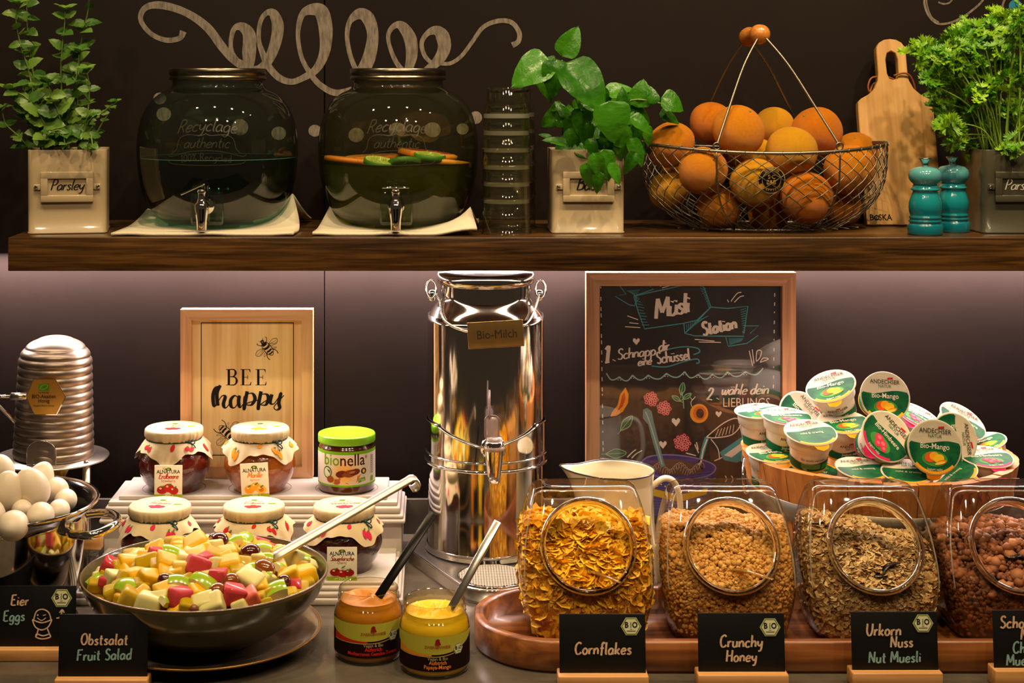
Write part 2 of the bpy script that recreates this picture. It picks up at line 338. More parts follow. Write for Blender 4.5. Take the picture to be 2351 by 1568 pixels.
# ---------------------------------------------------------------- pen-stroke alphabet
A_ = [(.42,.42),(.25,.5),(.05,.32),(.08,.06),(.24,0),(.42,.2),(.43,.46)]
GL = {
' ': (.25, []), 'a': (.5, [A_, [(.43,.48),(.43,.1),(.52,.02)]]), 'b': (.48, [[(.05,1),(.05,.5),(.05,.02)],[(.05,.3),(.25,.5),(.45,.3),(.36,.03),(.2,0),(.05,.1)]]),
'c': (.43, [[(.42,.4),(.28,.5),(.07,.35),(.07,.1),(.25,0),(.43,.08)]]), 'd': (.5, [A_, [(.45,1),(.43,.5),(.43,.1),(.5,.02)]]),
'e': (.45, [[(.08,.25),(.3,.26),(.43,.33),(.34,.48),(.2,.48),(.05,.28),(.1,.05),(.25,0),(.45,.08)]]),
'f': (.36, [[(.42,.88),(.3,1),(.18,.85),(.18,.4),(.16,-.1)],[(.02,.5),(.36,.52)]]), 'g': (.48, [A_, [(.43,.48),(.44,.1),(.4,-.22),(.22,-.34),(.05,-.22)]]),
'h': (.46, [[(.05,1),(.06,.5),(.05,0)],[(.05,.28),(.25,.5),(.4,.4),(.42,.02)]]), 'i': (.16, [[(.08,.48),(.07,.24),(.1,0)],[(.08,.68),(.09,.72),(.1,.75)]]),
'k': (.43, [[(.05,1),(.05,.5),(.05,0)],[(.4,.5),(.22,.32),(.08,.22)],[(.16,.28),(.28,.12),(.44,0)]]), 'l': (.18, [[(.08,1),(.07,.4),(.1,.05),(.2,.02)]]),
'm': (.72, [[(.05,.5),(.05,.25),(.04,0)],[(.05,.3),(.2,.5),(.34,.36),(.34,0)],[(.35,.32),(.5,.5),(.66,.36),(.68,0)]]),
'n': (.46, [[(.05,.5),(.05,.25),(.04,0)],[(.05,.3),(.24,.5),(.4,.38),(.42,.02)]]), 'o': (.46, [[(.26,.5),(.11,.43),(.04,.24),(.12,.04),(.27,.0),(.41,.14),(.42,.36),(.26,.5),(.2,.49)]]),
'p': (.48, [[(.05,.5),(.06,.1),(.05,-.38)],[(.05,.3),(.25,.5),(.45,.3),(.36,.03),(.2,0),(.06,.08)]]), 'r': (.32, [[(.05,.5),(.05,.25),(.05,0)],[(.05,.28),(.18,.46),(.34,.47)]]),
's': (.38, [[(.36,.42),(.22,.5),(.08,.4),(.2,.27),(.35,.14),(.22,0),(.03,.06)]]), 't': (.34, [[(.15,.85),(.14,.4),(.17,.05),(.34,.02)],[(.0,.55),(.32,.57)]]),
'u': (.48, [[(.05,.5),(.06,.12),(.22,0),(.4,.15),(.42,.5)],[(.42,.5),(.42,.12),(.5,.02)]]), 'y': (.48, [[(.04,.5),(.08,.2),(.24,.1),(.42,.3)],[(.43,.5),(.42,.1),(.34,-.28),(.12,-.34)]]),
'w': (.62, [[(.03,.5),(.08,.1),(.2,.02),(.32,.35)],[(.32,.45),(.36,.08),(.48,.02),(.6,.5)]]), 'v': (.42, [[(.03,.5),(.2,0),(.4,.5)]]), 'z': (.4, [[(.04,.48),(.38,.48)],[(.38,.48),(.04,.02)],[(.04,.02),(.4,.03)]]),
'x': (.4, [[(.04,.5),(.38,0)],[(.38,.5),(.04,0)]]),
'A': (.66, [[(.02,0),(.18,.5),(.32,1)],[(.32,1),(.46,.5),(.62,0)],[(.13,.36),(.5,.38)]]), 'B': (.52, [[(.06,1),(.05,.5),(.05,0)],[(.05,.98),(.35,.95),(.4,.7),(.08,.54)],[(.08,.54),(.45,.48),(.48,.15),(.3,.02),(.05,0)]]),
'C': (.6, [[(.56,.86),(.38,1),(.12,.8),(.06,.4),(.2,.05),(.42,.02),(.6,.18)]]), 'E': (.52, [[(.5,1),(.3,.97),(.08,.98)],[(.08,.98),(.06,.5),(.06,.02)],[(.06,.52),(.4,.54)],[(.06,.02),(.3,0),(.52,.04)]]),
'F': (.52, [[(.08,1),(.06,.5),(.05,0)],[(.05,.98),(.3,.97),(.52,1)],[(.06,.52),(.4,.54)]]), 'G': (.62, [[(.56,.86),(.38,1),(.12,.8),(.06,.4),(.2,.05),(.42,.02),(.56,.2),(.56,.42)],[(.36,.42),(.6,.43)]]),
'H': (.6, [[(.06,1),(.05,.5),(.05,0)],[(.54,1),(.53,.5),(.54,0)],[(.05,.5),(.54,.52)]]), 'K': (.55, [[(.06,1),(.05,.5),(.05,0)],[(.5,1),(.3,.68),(.07,.46)],[(.2,.56),(.36,.25),(.55,0)]]),
'L': (.48, [[(.06,1),(.05,.5),(.05,.02)],[(.05,.02),(.3,0),(.48,.03)]]), 'M': (.78, [[(.05,0),(.06,.5),(.1,1)],[(.1,1),(.25,.6),(.38,.25)],[(.38,.25),(.52,.6),(.66,1)],[(.66,1),(.7,.5),(.74,0)]]),
'N': (.64, [[(.05,0),(.06,.5),(.08,1)],[(.08,1),(.3,.5),(.55,.02)],[(.55,.02),(.56,.5),(.58,1)]]), 'O': (.66, [[(.34,1),(.1,.8),(.06,.35),(.24,.02),(.48,.06),(.62,.45),(.52,.88),(.34,1)]]),
'P': (.5, [[(.06,1),(.05,.5),(.05,0)],[(.05,.98),(.35,.97),(.46,.72),(.3,.5),(.06,.47)]]), 'S': (.5, [[(.48,.85),(.3,1),(.1,.85),(.15,.62),(.38,.45),(.48,.22),(.3,.0),(.04,.1)]]),
'R': (.54, [[(.06,1),(.05,.5),(.05,0)],[(.05,.98),(.35,.97),(.46,.75),(.3,.52),(.06,.47)],[(.22,.5),(.36,.25),(.52,.02)]]), 'D': (.58, [[(.06,1),(.05,.5),(.05,0)],[(.03,.98),(.35,.95),(.55,.6),(.48,.2),(.3,.02),(.03,.01)]]),
'T': (.56, [[(.02,.98),(.3,.97),(.56,1)],[(.28,.97),(.27,.5),(.28,0)]]), 'U': (.6, [[(.05,1),(.05,.4),(.18,.04),(.4,.03),(.53,.35),(.55,1)]]), 'V': (.6, [[(.03,1),(.15,.5),(.3,0)],[(.3,0),(.45,.5),(.58,1)]]),
'1': (.3, [[(.02,.8),(.18,1),(.18,.5),(.18,0)],[(.04,.0),(.32,.02)]]), '2': (.5, [[(.06,.75),(.2,1),(.4,.9),(.38,.6),(.05,.02)],[(.05,.02),(.25,.05),(.5,.0)]]),
'.': (.12, [[(.04,.0),(.05,.03),(.06,.06)]]), '-': (.35, [[(.03,.3),(.3,.31)]]), '&': (.6, [[(.58,.0),(.2,.7),(.28,.98),(.4,.8),(.08,.3),(.2,.02),(.52,.35)]]),
'0': (.5, [[(.26,1),(.06,.75),(.08,.2),(.26,0),(.44,.25),(.44,.8),(.26,1)]]), '%': (.6, [[(.5,1),(.06,0)],[(.15,1),(.06,.85),(.16,.7),(.24,.86),(.15,1)],[(.46,.3),(.36,.15),(.46,0),(.55,.15),(.46,.3)]]),
}
for a_, b_ in (('ü', 'u'), ('ä', 'a'), ('ö', 'o')): GL[a_] = (GL[b_][0], GL[b_][1]+[[(.14,.68),(.15,.7),(.15,.74)],[(.34,.68),(.35,.7),(.35,.74)]])
# ================================================================ the setting
WY = 2.65                                            # wall plane
WALL = mat('wall_board', '#1f1715', .55, spec=.10, var=(3, '#1a1311', .35, .7), bump=(220, .04))
GAP = mat('joint_black', '#0c0a09', .9)
back = struct(MB().box((0.1, WY+.02, .5), (3.4, .016, 2.2), GAP).build('wall_back'))
seam = X(745, WY)
for a, b in ((-1.7, seam-.0008), (seam+.0008, 1.9)):
    MB().box(((a+b)/2, WY+.006, .5), (b-a, .012, 2.2), WALL, .0012).build('wall_panel', back)
CH = mat('chalk', '#85796d', .95, var=(40, '#5d544c', .4, .66), stretch=(5, 5, 1.2))
mp = front_map(WY, True, .0003)
chalk = MB()
def cs(pts, wd, c=0): chalk.stroke(pts, wd, mp, CH, 2, call=c, sub=7)
cs([(421,72),(412,88),(380,92),(345,76),(323,45),(334,18),(370,12),(425,28),(475,62),(512,110),(540,140),(568,150),(572,120),(572,80),(556,62),(538,66),(530,95),(533,120),(545,138)],
   [16,12,12,11,11,14,18,17,20,20,18,24,32,30,22,12,10,10,10])
cs([(533,125),(555,152),(590,158),(615,140),(632,100),(638,60),(628,32),(612,30),(598,50),(594,90),(604,125),(615,150),(640,178),(670,188),(698,178)], [12,18,14,22,26,28,22,12,10,10,14,16,16,14,14])
cs([(690,182),(725,160),(745,120),(748,70),(738,28),(715,22),(693,35),(684,80),(692,130),(710,165),(735,195),(770,213),(808,205)], [14,18,24,32,34,26,14,10,10,12,14,15,12])
cs([(832,166),(848,130),(856,80),(845,42),(825,32),(803,50),(797,85),(805,130),(820,166)], [30,30,26,30,26,12,10,11,12])
cs([(935,166),(945,130),(942,90),(925,62),(908,58),(893,75),(893,100),(908,140),(928,166)], [16,26,30,24,14,10,9,11,13])
cs([(975,163),(1005,140),(1020,110),(1015,82),(1000,70),(980,78),(968,100),(975,128),(992,146)], [12,24,30,32,22,12,10,10,9])
cs([(1010,146),(1035,145),(1060,128),(1085,95),(1110,62),(1145,48),(1175,52),(1192,75),(1190,95),(1176,104)], [8,9,9,9,10,11,11,11,11,14])
for a, b, r in ((367,226,15),(376,262,17),(551,292,19),(640,306,17),(723,300,15),(818,310,18),(912,298,20),(993,298,19),(1062,296,14),(1092,270,15)):
    chalk.disc(a, b, r, r*rnd.uniform(.82, 1.02), mp, CH, 1, 15)
cs([(2126,-12),(2122,8),(2132,36),(2152,54),(2182,52),(2215,36),(2250,8),(2262,-12)], 5)
cs([(2128,-12),(2128,10),(2138,38),(2155,51)], 3); cs([(2154,5),(2166,9),(2180,6),(2188,-6)], 4)
cs([(2308,-5),(2302,10),(2302,22),(2308,36),(2316,44),(2324,48)], 5)
chalk.disc(2331, 14, 15, 15, mp, mat('chalk_blue', '#1f7fa8', .9))
chalk.build('chalk_lettering', back)
struct(MB().box((.1, WY-.004, .029), (3.4, .008, .064), mat('dark_tile', '#4b443c', .3, var=(20, '#3f3932', .4, .6)), .001).build('baseboard_back'))
struct(MB().box((.1, 1, -.93), (6, 6, .04), mat('floor_tile', '#2a2622', .5)).build('floor'))
STONE = mat('counter_stone', '#5e554b', .16, spec=.5, var=(14, '#4d463c', .35, .65), bump=(40, .03))
ctr = thing('buffet_counter', 'grey brown polished stone counter running under everything', 'counter', (0, 0, 0))
MB().box((.1, 2.074, -.02), (3.4, 1.14, .04), STONE, .002).build('worktop', ctr)
MB().box((.1, 2.1, -.475), (3.3, 1.05, .87), wood('cab_wood', '#4a3524', '#3c2a1c', '#2b1e14')).build('base_cabinet', ctr)
# ================================================================ upper shelf
ZS = .547
OAK = wood('dark_oak', '#684620', '#452c12', '#231406', 0, 12, .32, 210, coat=.1)
tag(MB().box(((X(18, 2.34)+1.6)/2, 2.495, ZS-.026), (1.6-X(18, 2.34), .31, .052), OAK, .0015).build('wall_shelf'), 'thick dark oak shelf board fixed across the back wall', 'shelf')

# ---------------------------------------------------------------- herb pots
CREAM = mat('cream_enamel', '#b8a280', .3, coat=.35); DGREY = mat('dark_enamel', '#4a4638', .3, coat=.4)
SOIL = mat('soil', '#1d130b', .95)
def rrect(w, d, r, n=5):
    o = []
    for cx_, cy_, a0 in ((w-r, d-r, 0), (-w+r, d-r, pi/2), (-w+r, -d+r, pi), (w-r, -d+r, 1.5*pi)):
        for i in range(n+1): a = a0+pi/2*i/n; o.append((cx_+r*cos(a), cy_+r*sin(a)))
    return o
def loft(mb, rings, m, smooth=True, capb=True, capt=False):
    n = len(rings[0]); v = [p for r in rings for p in r]; f = []
    for j in range(len(rings)-1):
        for i in range(n): a = j*n+i; b = j*n+(i+1) % n; f.append((a, b, b+n, a+n))
    if capb: f.append(tuple(reversed(range(n))))
    if capt: f.append(tuple(range((len(rings)-1)*n, len(rings)*n)))
    return mb.add(v, f, m, smooth)
def herb_pot(root, m, word, ink, w=.0575, h=.132, rz=0):
    mb = MB(); R = lambda k, z: [(x*k, y*k, z) for x, y in rrect(w, w*.95, .011)]
    loft(mb, [R(1.0, 0), R(1.02, .0008), R(1.02, .003), R(1.0, .004)]+[R(1+.01*t, .004+(h-.004)*t) for t in (.3, .7, 1)]+[R(1.005, h+.001), R(.985, h), R(.975, h-.02)], m)
    mb.build('pot', root).rotation_euler = (0, 0, rz)
    s = MB(); s.add([(x*.97, y*.97, h-.016) for x, y in rrect(w, w*.95, .011)], [tuple(range(24))], SOIL); s.build('soil', root).rotation_euler = (0, 0, rz)
    hd = MB(); y = -w*.95-.0035; cz = h*.565
    for c, d in (((0, y, cz+.0185), (.081, .005, .011)), ((0, y, cz-.0185), (.081, .005, .011)), ((-.035, y, cz), (.011, .005, .028)), ((.035, y, cz), (.011, .005, .028))): hd.box(c, d, m, .001)
    for sx in (-1, 1): hd.box((sx*.046, y+.001, cz), (.011, .002, .009), m, .0008)
    hd = hd.build('label_holder', root); hd.rotation_euler = (0, 0, rz)
    cd = MB(); cd.box((0, y+.0015, cz), (.062, .001, .028), m); mp_ = front_map(y+.001, eps=.0002)
    cd.hand(word, 0, cz-.0045, .0165 if len(word) > 5 else .020, lambda u, v, l: mp_(u, v, l), ink, pen=.085, slant=.3, sp=.04, call=.6); cd.build('name_card', hd)
    for sx in (-1, 1): MB().ball((sx*.0475, y-.0012, cz), (.0032, .002, .0032), CHROME, 10, 6).build('rivet', hd)
# ---------------------------------------------------------------- leaves
def leafmesh(name, L, W, mt, fold=.25, curl=.3, serr=0, blister=0, n=8, seed=0, pointy=.55):
    """leaf from the origin along +x, upper face +z, with a raised network of veins"""
    r = random.Random(seed); v = []; f = []; rows = []
    cols = (-1, -.66, -.33, 0, .33, .66, 1)
    for i in range(n+1):
        t = i/n; wd = W/2*(sin(pi*t**(pointy+.15)))**.68 if 0 < t < 1 else 0
        if serr and 0 < i < n: wd *= 1+serr*(1 if i % 2 else -1)
        row = []
        for c in cols:
            y = c*wd; x = L*t-abs(c)*L*.03; z = fold*abs(y)-curl*L*t*t*.6+blister*L*.05*sin(3*pi*abs(c))*cos(n*pi*t)
            z += -.35*fold*y*y/(W/2+1e-6)+r.uniform(-1, 1)*blister*L*.008
            row.append(len(v)); v.append((x, y, z))
        rows.append(row)
    for i in range(n):
        for k in range(6): f.append((rows[i][k], rows[i+1][k], rows[i+1][k+1], rows[i][k+1]))
    me = MB().add(v, f, mt, True).mesh(name); return me
def leafmat(name, c1, c2, c3, rough=.38, ns=45, bs=(70, .12)):
    m = mat(name, c1, rough, spec=.45, island=None, var=(ns, c2, .35, .65), bump=bs)
    g = N(m); b = g.n['Principled BSDF']; oi = g.new('ShaderNodeObjectInfo'); mx = g.new('ShaderNodeMix', data_type='RGBA')
    src = b.inputs['Base Color'].links[0].from_socket; mr = g.new('ShaderNodeMapRange'); mr.inputs[1].default_value = .2; mr.inputs[2].default_value = 1
    g.link(oi.outputs['Random'], mr.inputs[0]); g.link(mr.outputs[0], mx.inputs[0]); g.link(src, mx.inputs[6]); mx.inputs[7].default_value = (*lin(c3), 1)
    g.link(mx.outputs[2], b.inputs['Base Color'])
    tl = g.new('ShaderNodeBsdfTranslucent'); g.link(mx.outputs[2], tl.inputs[0]); ms = g.new('ShaderNodeMixShader'); ms.inputs[0].default_value = .22
    g.link(b.outputs[0], ms.inputs[1]); g.link(tl.outputs[0], ms.inputs[2]); g.link(ms.outputs[0], g.n['Material Output'].inputs[0]); return m
MINT = leafmat('mint_leaf', '#4f7a2a', '#36601a', '#7a9c3e'); BASIL = leafmat('basil_leaf', '#3a7a10', '#245c08', '#478a18', .27, 2.5, (7, .6))
PARS = leafmat('parsley_leaf', '#6aac18', '#3d7c0a', '#a2ce28', .4)
STEM = mat('stem_green', '#7d9440', .5, var=(30, '#5b7a2a', .4, .6)); PSTEM = mat('parsley_stem', '#93b83a', .45)
def leaf_at(me, root, p, d, nrm, sc, org):
    d = Vector(d).normalized(); n_ = Vector(nrm); n_ = (n_-d*n_.dot(d)); n_ = n_.normalized() if n_.length > 1e-4 else Vector((0, 0, 1)); y = n_.cross(d)
    M = Matrix((d, y, n_)).transposed().to_4x4(); o = link('leaf', me, root); o.matrix_basis = Matrix.Translation(Vector(p)-org) @ M @ Matrix.Scale(sc, 4); return o
def grow(root, org, stem, mt, r0, meshes, r, start=.12, step=.0165, size=1, spread=.75, tip=4):
    """stem through the points with opposite pairs of leaves, crosswise"""
    P = smooth3(stem, 5); n = len(P); MB().tube(P, [r0*(1-.6*i/n) for i in range(n)], mt, 6).build('stem', root, org)
    acc = 0; ln = sum((P[i+1]-P[i]).length for i in range(n-1)); done = ln*start; az = r.uniform(0, pi)
    for i in range(n-1):
        sg = (P[i+1]-P[i]); acc += sg.length
        while done < acc:
            t = done/ln; az += pi/2+r.uniform(-.3, .3); k = size*(.95-.4*t)*r.uniform(.75, 1.15); T = sg.normalized()
            for q in (0, pi):
                h = Vector((cos(az+q), sin(az+q)*.8-.1, 0)); d = h*spread+T*r.uniform(.15, .6)+Vector((0, 0, r.uniform(-.25, .2)))
                leaf_at(r.choice(meshes), root, P[i]+sg*.5, d, Vector((r.uniform(-.4, .4), -1.0+r.uniform(-.4, .4), .7)), k, org)
            done += step*r.uniform(.8, 1.25)
    for q in range(tip):
        a = q*2*pi/tip+az; leaf_at(r.choice(meshes), root, P[-1], Vector((cos(a)*.7, sin(a)*.6-.2, .45)), Vector((0, -.4, 1)), size*r.uniform(.4, .62), org)

# mint on the left, its tin marked Parsley
INK = flat('#1c1a18')
org = Vector((X(160, 2.45), 2.45, ZS))
root = thing('potted_mint', 'tall mint plant in cream tin with card Parsley at left shelf end', 'potted plant', org)
herb_pot(root, CREAM, 'Parsley', INK, rz=.17, w=.0605)
mm = [leafmesh('leaf', .033, .024, MINT, .3, .25+.15*i, .07, .8, 9, i) for i in range(4)]
r = random.Random(3)
for k, (pts, sz) in enumerate((
    ([(95,350,2.44),(70,180,2.44),(52,120,2.44),(38,60,2.44),(38,10,2.44)], 1.0), ([(112,350,2.45),(80,190,2.47),(64,80,2.47),(62,15,2.47),(62,-30,2.47)], .95),
    ([(150,350,2.44),(140,170,2.44),(147,70,2.44),(150,22,2.44)], 1.0), ([(180,350,2.46),(178,230,2.46),(186,100,2.46),(203,20,2.45),(206,-40,2.45)], 1.0),
    ([(140,350,2.42),(160,240,2.42),(175,180,2.42),(182,120,2.42)], 1.15), ([(75,350,2.43),(45,315,2.42),(14,285,2.42),(4,250,2.42)], .8),
    ([(185,350,2.43),(205,280,2.43),(235,258,2.42),(262,235,2.42)], .62), ([(205,350,2.46),(225,300,2.46),(248,262,2.46),(255,250,2.46)], .6),
    ([(115,350,2.41),(100,280,2.40),(62,225,2.40),(20,205,2.40)], 1.15), ([(155,350,2.41),(140,280,2.40),(120,220,2.40),(110,190,2.40)], 1.2),
    ([(180,350,2.41),(200,270,2.40),(205,200,2.40),(198,160,2.40)], .9), ([(100,350,2.40),(110,310,2.385),(140,300,2.38),(150,335,2.37)], .7),
    ([(200,350,2.40),(208,310,2.39),(212,330,2.38),(214,345,2.375)], .6), ([(125,350,2.42),(90,300,2.42),(60,250,2.42),(55,200,2.42)], 1.0))):
    grow(root, org, [at(*p) for p in pts], STEM, .0016, mm, r, .16, .0215, sz*1.15)

# basil, tin half hidden behind hanging leaves
org = Vector((X(1343, 2.45), 2.45, ZS))
root = thing('potted_basil', 'bushy basil plant with big glossy leaves in cream tin', 'potted plant', org)
herb_pot(root, CREAM, 'Basil', INK, w=.057)
bm_ = [leafmesh('leaf', 1, .78, BASIL, .30, .3+.22*i, 0, 2.2, 12, 20+i, .42) for i in range(4)]
def bl(px, py, Y, ang, Lpx, nx=0, nz=.5, dy=-.1, k=None, wd=1):
    """leaf starting at px,py pointing at ang (degrees, 0 right, 90 up), Lpx long"""
    a = math.radians(ang); o = leaf_at(bm_[k if k is not None else r.randrange(4)], root, at(px, py, Y), (cos(a), dy, sin(a)), (nx, -1, nz), Lpx*Y/F, org)
    o.matrix_basis = o.matrix_basis @ Matrix.Diagonal((1, wd, 1, 1)); return o
def bstem(pts, rr=.0018): P = smooth3([at(*p) for p in pts], 5); MB().tube(P, [rr*(1-.4*i/len(P)) for i in range(len(P))], STEM, 6).build('stem', root, org)
bstem([(1340,350,2.45),(1330,250,2.44),(1300,180,2.42),(1290,138,2.42)]); bstem([(1350,350,2.45),(1400,280,2.44),(1450,230,2.43),(1530,240,2.42)]); bstem([(1360,350,2.45),(1385,290,2.46),(1440,240,2.46),(1490,200,2.46)])
bstem([(1320,350,2.44),(1290,320,2.42),(1265,330,2.41)]); bstem([(1360,345,2.44),(1400,340,2.42),(1440,300,2.41)])
for q in ((1292,128,2.42,62,78,.1,.3,-.1,0,.95),(1262,140,2.40,205,105,-.3,.6,-.25,1,1.15),(1278,138,2.385,262,84,0,.45,-.35,2,1.0),(1302,148,2.37,-48,138,.2,.7,-.25,0,1.05),(1275,138,2.43,170,26,0,.5,-.1,3,1),
          (1235,170,2.44,-55,75,.1,.5,0,2,.7),(1440,300,2.36,-60,0.1,0,0,0,0,1),(1398,235,2.36,-78,95,.15,.6,-.2,1,1.25),(1395,215,2.45,25,58,0,.8,-.1,2,1),(1465,245,2.43,80,66,-.1,.5,-.1,0,1.1),(1500,238,2.42,92,44,.4,.4,0,2,1),
          (1520,225,2.42,-22,58,.2,.6,-.1,1,1.3),(1515,262,2.44,-10,50,.2,.6,-.1,3,.9),(1340,250,2.40,-100,68,-.4,.4,-.1,0,1.0),(1312,300,2.44,100,62,-.3,.5,0,3,.9),(1290,240,2.44,200,34,0,.5,0,1,.9),
          (1345,282,2.38,-88,56,0,.5,-.1,2,.9),(1380,300,2.38,-30,60,.1,.8,-.2,1,1),(1350,320,2.37,-60,52,.1,.7,-.3,3,.8),(1300,330,2.38,165,58,0,.9,-.2,0,.55),(1265,318,2.40,150,30,0,.7,0,2,.6),
          (1385,345,2.36,-75,74,.1,.6,-.1,1,.8),(1362,352,2.35,-68,66,-.1,.6,-.1,2,.75),(1400,375,2.35,-62,56,.2,.5,-.1,0,.7),(1345,375,2.36,-80,62,-.2,.5,-.1,3,.7),(1375,395,2.355,-95,52,0,.4,-.05,1,.7),
          (1420,290,2.38,-75,80,.3,.5,-.1,2,.9),(1445,320,2.38,-60,72,.5,.4,-.1,0,.8),(1395,310,2.40,-105,60,0,.5,-.1,3,.8),(1450,270,2.39,-30,60,.3,.7,-.1,1,.9),(1460,350,2.37,-120,58,.1,.5,-.1,2,.7),
          (1330,210,2.46,40,50,0,.6,0,0,.8),(1425,250,2.45,140,60,0,.6,0,1,.9),(1340,200,2.43,-30,40,0,.8,0,2,.7),(1372,205,2.44,-60,60,0,.6,0,3,.9),(1300,268,2.42,120,44,0,.7,-.1,1,.8),(1355,265,2.42,60,50,0,.8,0,2,.8),
          (1318,345,2.40,-20,50,0,.9,-.1,0,.7),(1340,340,2.41,30,48,0,.9,-.1,3,.8),(1428,335,2.40,-140,54,0,.6,-.1,2,.8),(1410,265,2.40,-20,50,0,.6,-.1,0,.9),(1480,290,2.42,-70,50,.3,.5,0,1,.8),(1430,200,2.46,-80,44,0,.7,0,2,.8)):
    if q[4] > 1: bl(*q)
for i in range(46):
    px, py = r.uniform(1285, 1455), r.uniform(235, 345); bl(px, py, 2.40+r.uniform(0, .06), r.uniform(-160, 100), r.uniform(42, 72), r.uniform(-.4, .4), r.uniform(.3, .9), -.1, None, r.uniform(.8, 1.1))

# parsley on the right in a dark tin
org = Vector((X(2312, 2.45), 2.45, ZS))
root = thing('potted_parsley', 'frizzy bright green parsley in dark grey tin at right edge', 'potted plant', org)
herb_pot(root, DGREY, 'Parsley', flat('#d8d4c8'))
def parsley_mesh(seed):
    q = random.Random(seed); mb = MB()
    for (ox, oy, oa, sc) in ((0, 0, 0, 1), (-.006, .008, 1.0, .85), (-.006, -.008, -1.0, .85)):
        for k in range(7):                            # frilled lobes fanning out of each leaflet
            a = oa+(k-3)*.42+q.uniform(-.1, .1); L = .014*sc*q.uniform(.75, 1.1); wv = q.uniform(-.5, .9); b = Vector((ox, oy, 0)); d = Vector((cos(a), sin(a), wv*.5)); s_ = Vector((-sin(a), cos(a), q.uniform(-.3, .3)))
            z = Vector((0, 0, .0022)); mb.add([b, b+d*L*.5-s_*.0022, b+d*L*.55+z*wv, b+d*L*.5+s_*.0022, b+d*L*.95-s_*.0034+z*q.uniform(-1, 1), b+d*L*.8-s_*.001-z*.5, b+d*L*1.08+z, b+d*L*.8+s_*.001-z*.5, b+d*L*.95+s_*.0034+z*q.uniform(-1, 1)],
                [(0, 1, 2), (0, 2, 3), (1, 4, 5, 2), (2, 5, 6), (2, 6, 7), (2, 7, 8, 3)], PARS, True)
    return mb.mesh('leaf')
pm = [parsley_mesh(i) for i in range(6)]; r = random.Random(9)
tips = [(2110,112),(2135,118),(2160,100),(2190,88),(2215,68),(2175,125),(2200,105),(2225,90),(2250,75),(2280,70),(2300,95),(2265,100),(2240,120),(2150,165),(2180,160),(2205,150),(2130,190),(2160,200),(2195,190),(2235,165),(2270,150),(2300,140),(2330,120),
        (2310,60),(2330,75),(2345,45),(2290,40),(2345,100),(2170,235),(2200,230),(2240,215),(2280,200),(2320,190),(2345,160),(2215,270),(2245,260),(2200,310),(2225,320),(2175,280),(2300,240),(2340,230),(2370,90),(2390,130),(2380,180),(2400,60),(2370,30),(2340,20),(2420,160),(2440,220),(2410,250),(2330,270),(2380,280),(2300,335),(2330,345)]
for i, (px, py) in enumerate(tips):
    Yt = 2.45+r.uniform(-.07, .07); b = at(2312+(px-2312)*.22+r.uniform(-25, 25), 352, 2.45+(Yt-2.45)*.5); t_ = at(px, py, Yt); mid = b.lerp(t_, .55)+Vector((-(t_.x-b.x)*.18, 0, .012))
    P = smooth3([b, mid, t_], 4); MB().tube(P, .0011, PSTEM, 5).build('stem', root, org)
    for k in range(5):
        d = Vector((r.uniform(-1, 1), r.uniform(-1, .5), r.uniform(-.2, .9))); leaf_at(pm[r.randrange(6)], root, t_+Vector((r.uniform(-.012, .012), r.uniform(-.012, .012), r.uniform(-.014, .012))), d, (r.uniform(-.4, .4), -.7, .8), r.uniform(.8, 1.35), org)

# ---------------------------------------------------------------- folded cloths and drink dispensers
CLOTH = mat('white_napkin', '#d8cbb2', .85, bump=(500, .3))
def napkin(label, cx_, Y, w, d, lift, seed):
    """two-fold napkin whose corners rise round the jar; lift = [(corner, height)]"""
    n = 22; v = []; f = []; q = random.Random(seed); t = .0045
    def h(a, b):
        z = .0015*sin(7*a+seed)*sin(5*b)
        for (ca, cb), hh in lift: dd = max(0, 1-sqrt((a-ca)**2+(b-cb)**2)/.95); z += hh*dd**2.3
        return max(0, z)
    for lay in (0, 1):
        for i in range(n+1):
            for j in range(n+1):
                a = -1+2*i/n; b = -1+2*j/n; k = 1-.15*max(0, h(a, b)/.05)
                v.append((a*w*k+.004*b*sin(seed), b*d*k, h(a, b)+lay*t))
    m = (n+1)**2
    for i in range(n):
        for j in range(n):
            a = i*(n+1)+j; f += [(a, a+1, a+n+2, a+n+1), (m+a, m+a+n+1, m+a+n+2, m+a+1)]
    for i in range(n):
        for a, b in ((i*(n+1), (i+1)*(n+1)), ((i+1)*(n+1)+n, i*(n+1)+n), ((i+1), i), (n*(n+1)+i, n*(n+1)+i+1)): f.append((a, b, b+m, a+m))
    o = MB().add(v, f, CLOTH, True).build('napkin'); o.location = (X(cx_, Y), Y, ZS+.0005); return tag(o, label, 'napkin', 'folded napkins under the dispensers')
napkin('flat folded white napkin with raised right corner under plain water dispenser', 498, 2.49, .142, .135, [((1, .3), .052), ((-1, .7), .022)], 1)
napkin('white napkin curling up right beside the glasses under fruit water dispenser', 918, 2.49, .130, .132, [((1.05, -.5), .042), ((-1, .3), .03)], 2)
GT = thin_glass('teal_glass', '#e9f3ea', '#4a7a70', 2.4, 1.5, .02, bump=(14, .25), body=.015, bodycol='#8a9478'); GG = thin_glass('green_glass', '#eef3df', '#5a7a4a', 2.4, 1.5, .02, bump=(14, .25), body=.018, bodycol='#98966a')  # slight diffuse body paints a haze in place of reflections on the glass
WATER = thin_glass('still_water', '#a5c3bd', '#3c716b', 3, 1.1, .03); WTOP = thin_glass('water_surface', '#b8d8d2', '#8fc4bb', 1, 1.33, .03)
LEMW = thin_glass('fruit_water', '#a9ab4a', '#6a7418', 2, 1.1, .03, body=.26, bodycol='#686a14'); LTOP = thin_glass('fruit_water_surface', '#c4c877', '#93a040', 1, 1.33, .03)
MENI = mat('meniscus', '#6fa8a0', .1, coat=1); LIDM = mat('pewter_lid', '#8b7f70', .28, 1)
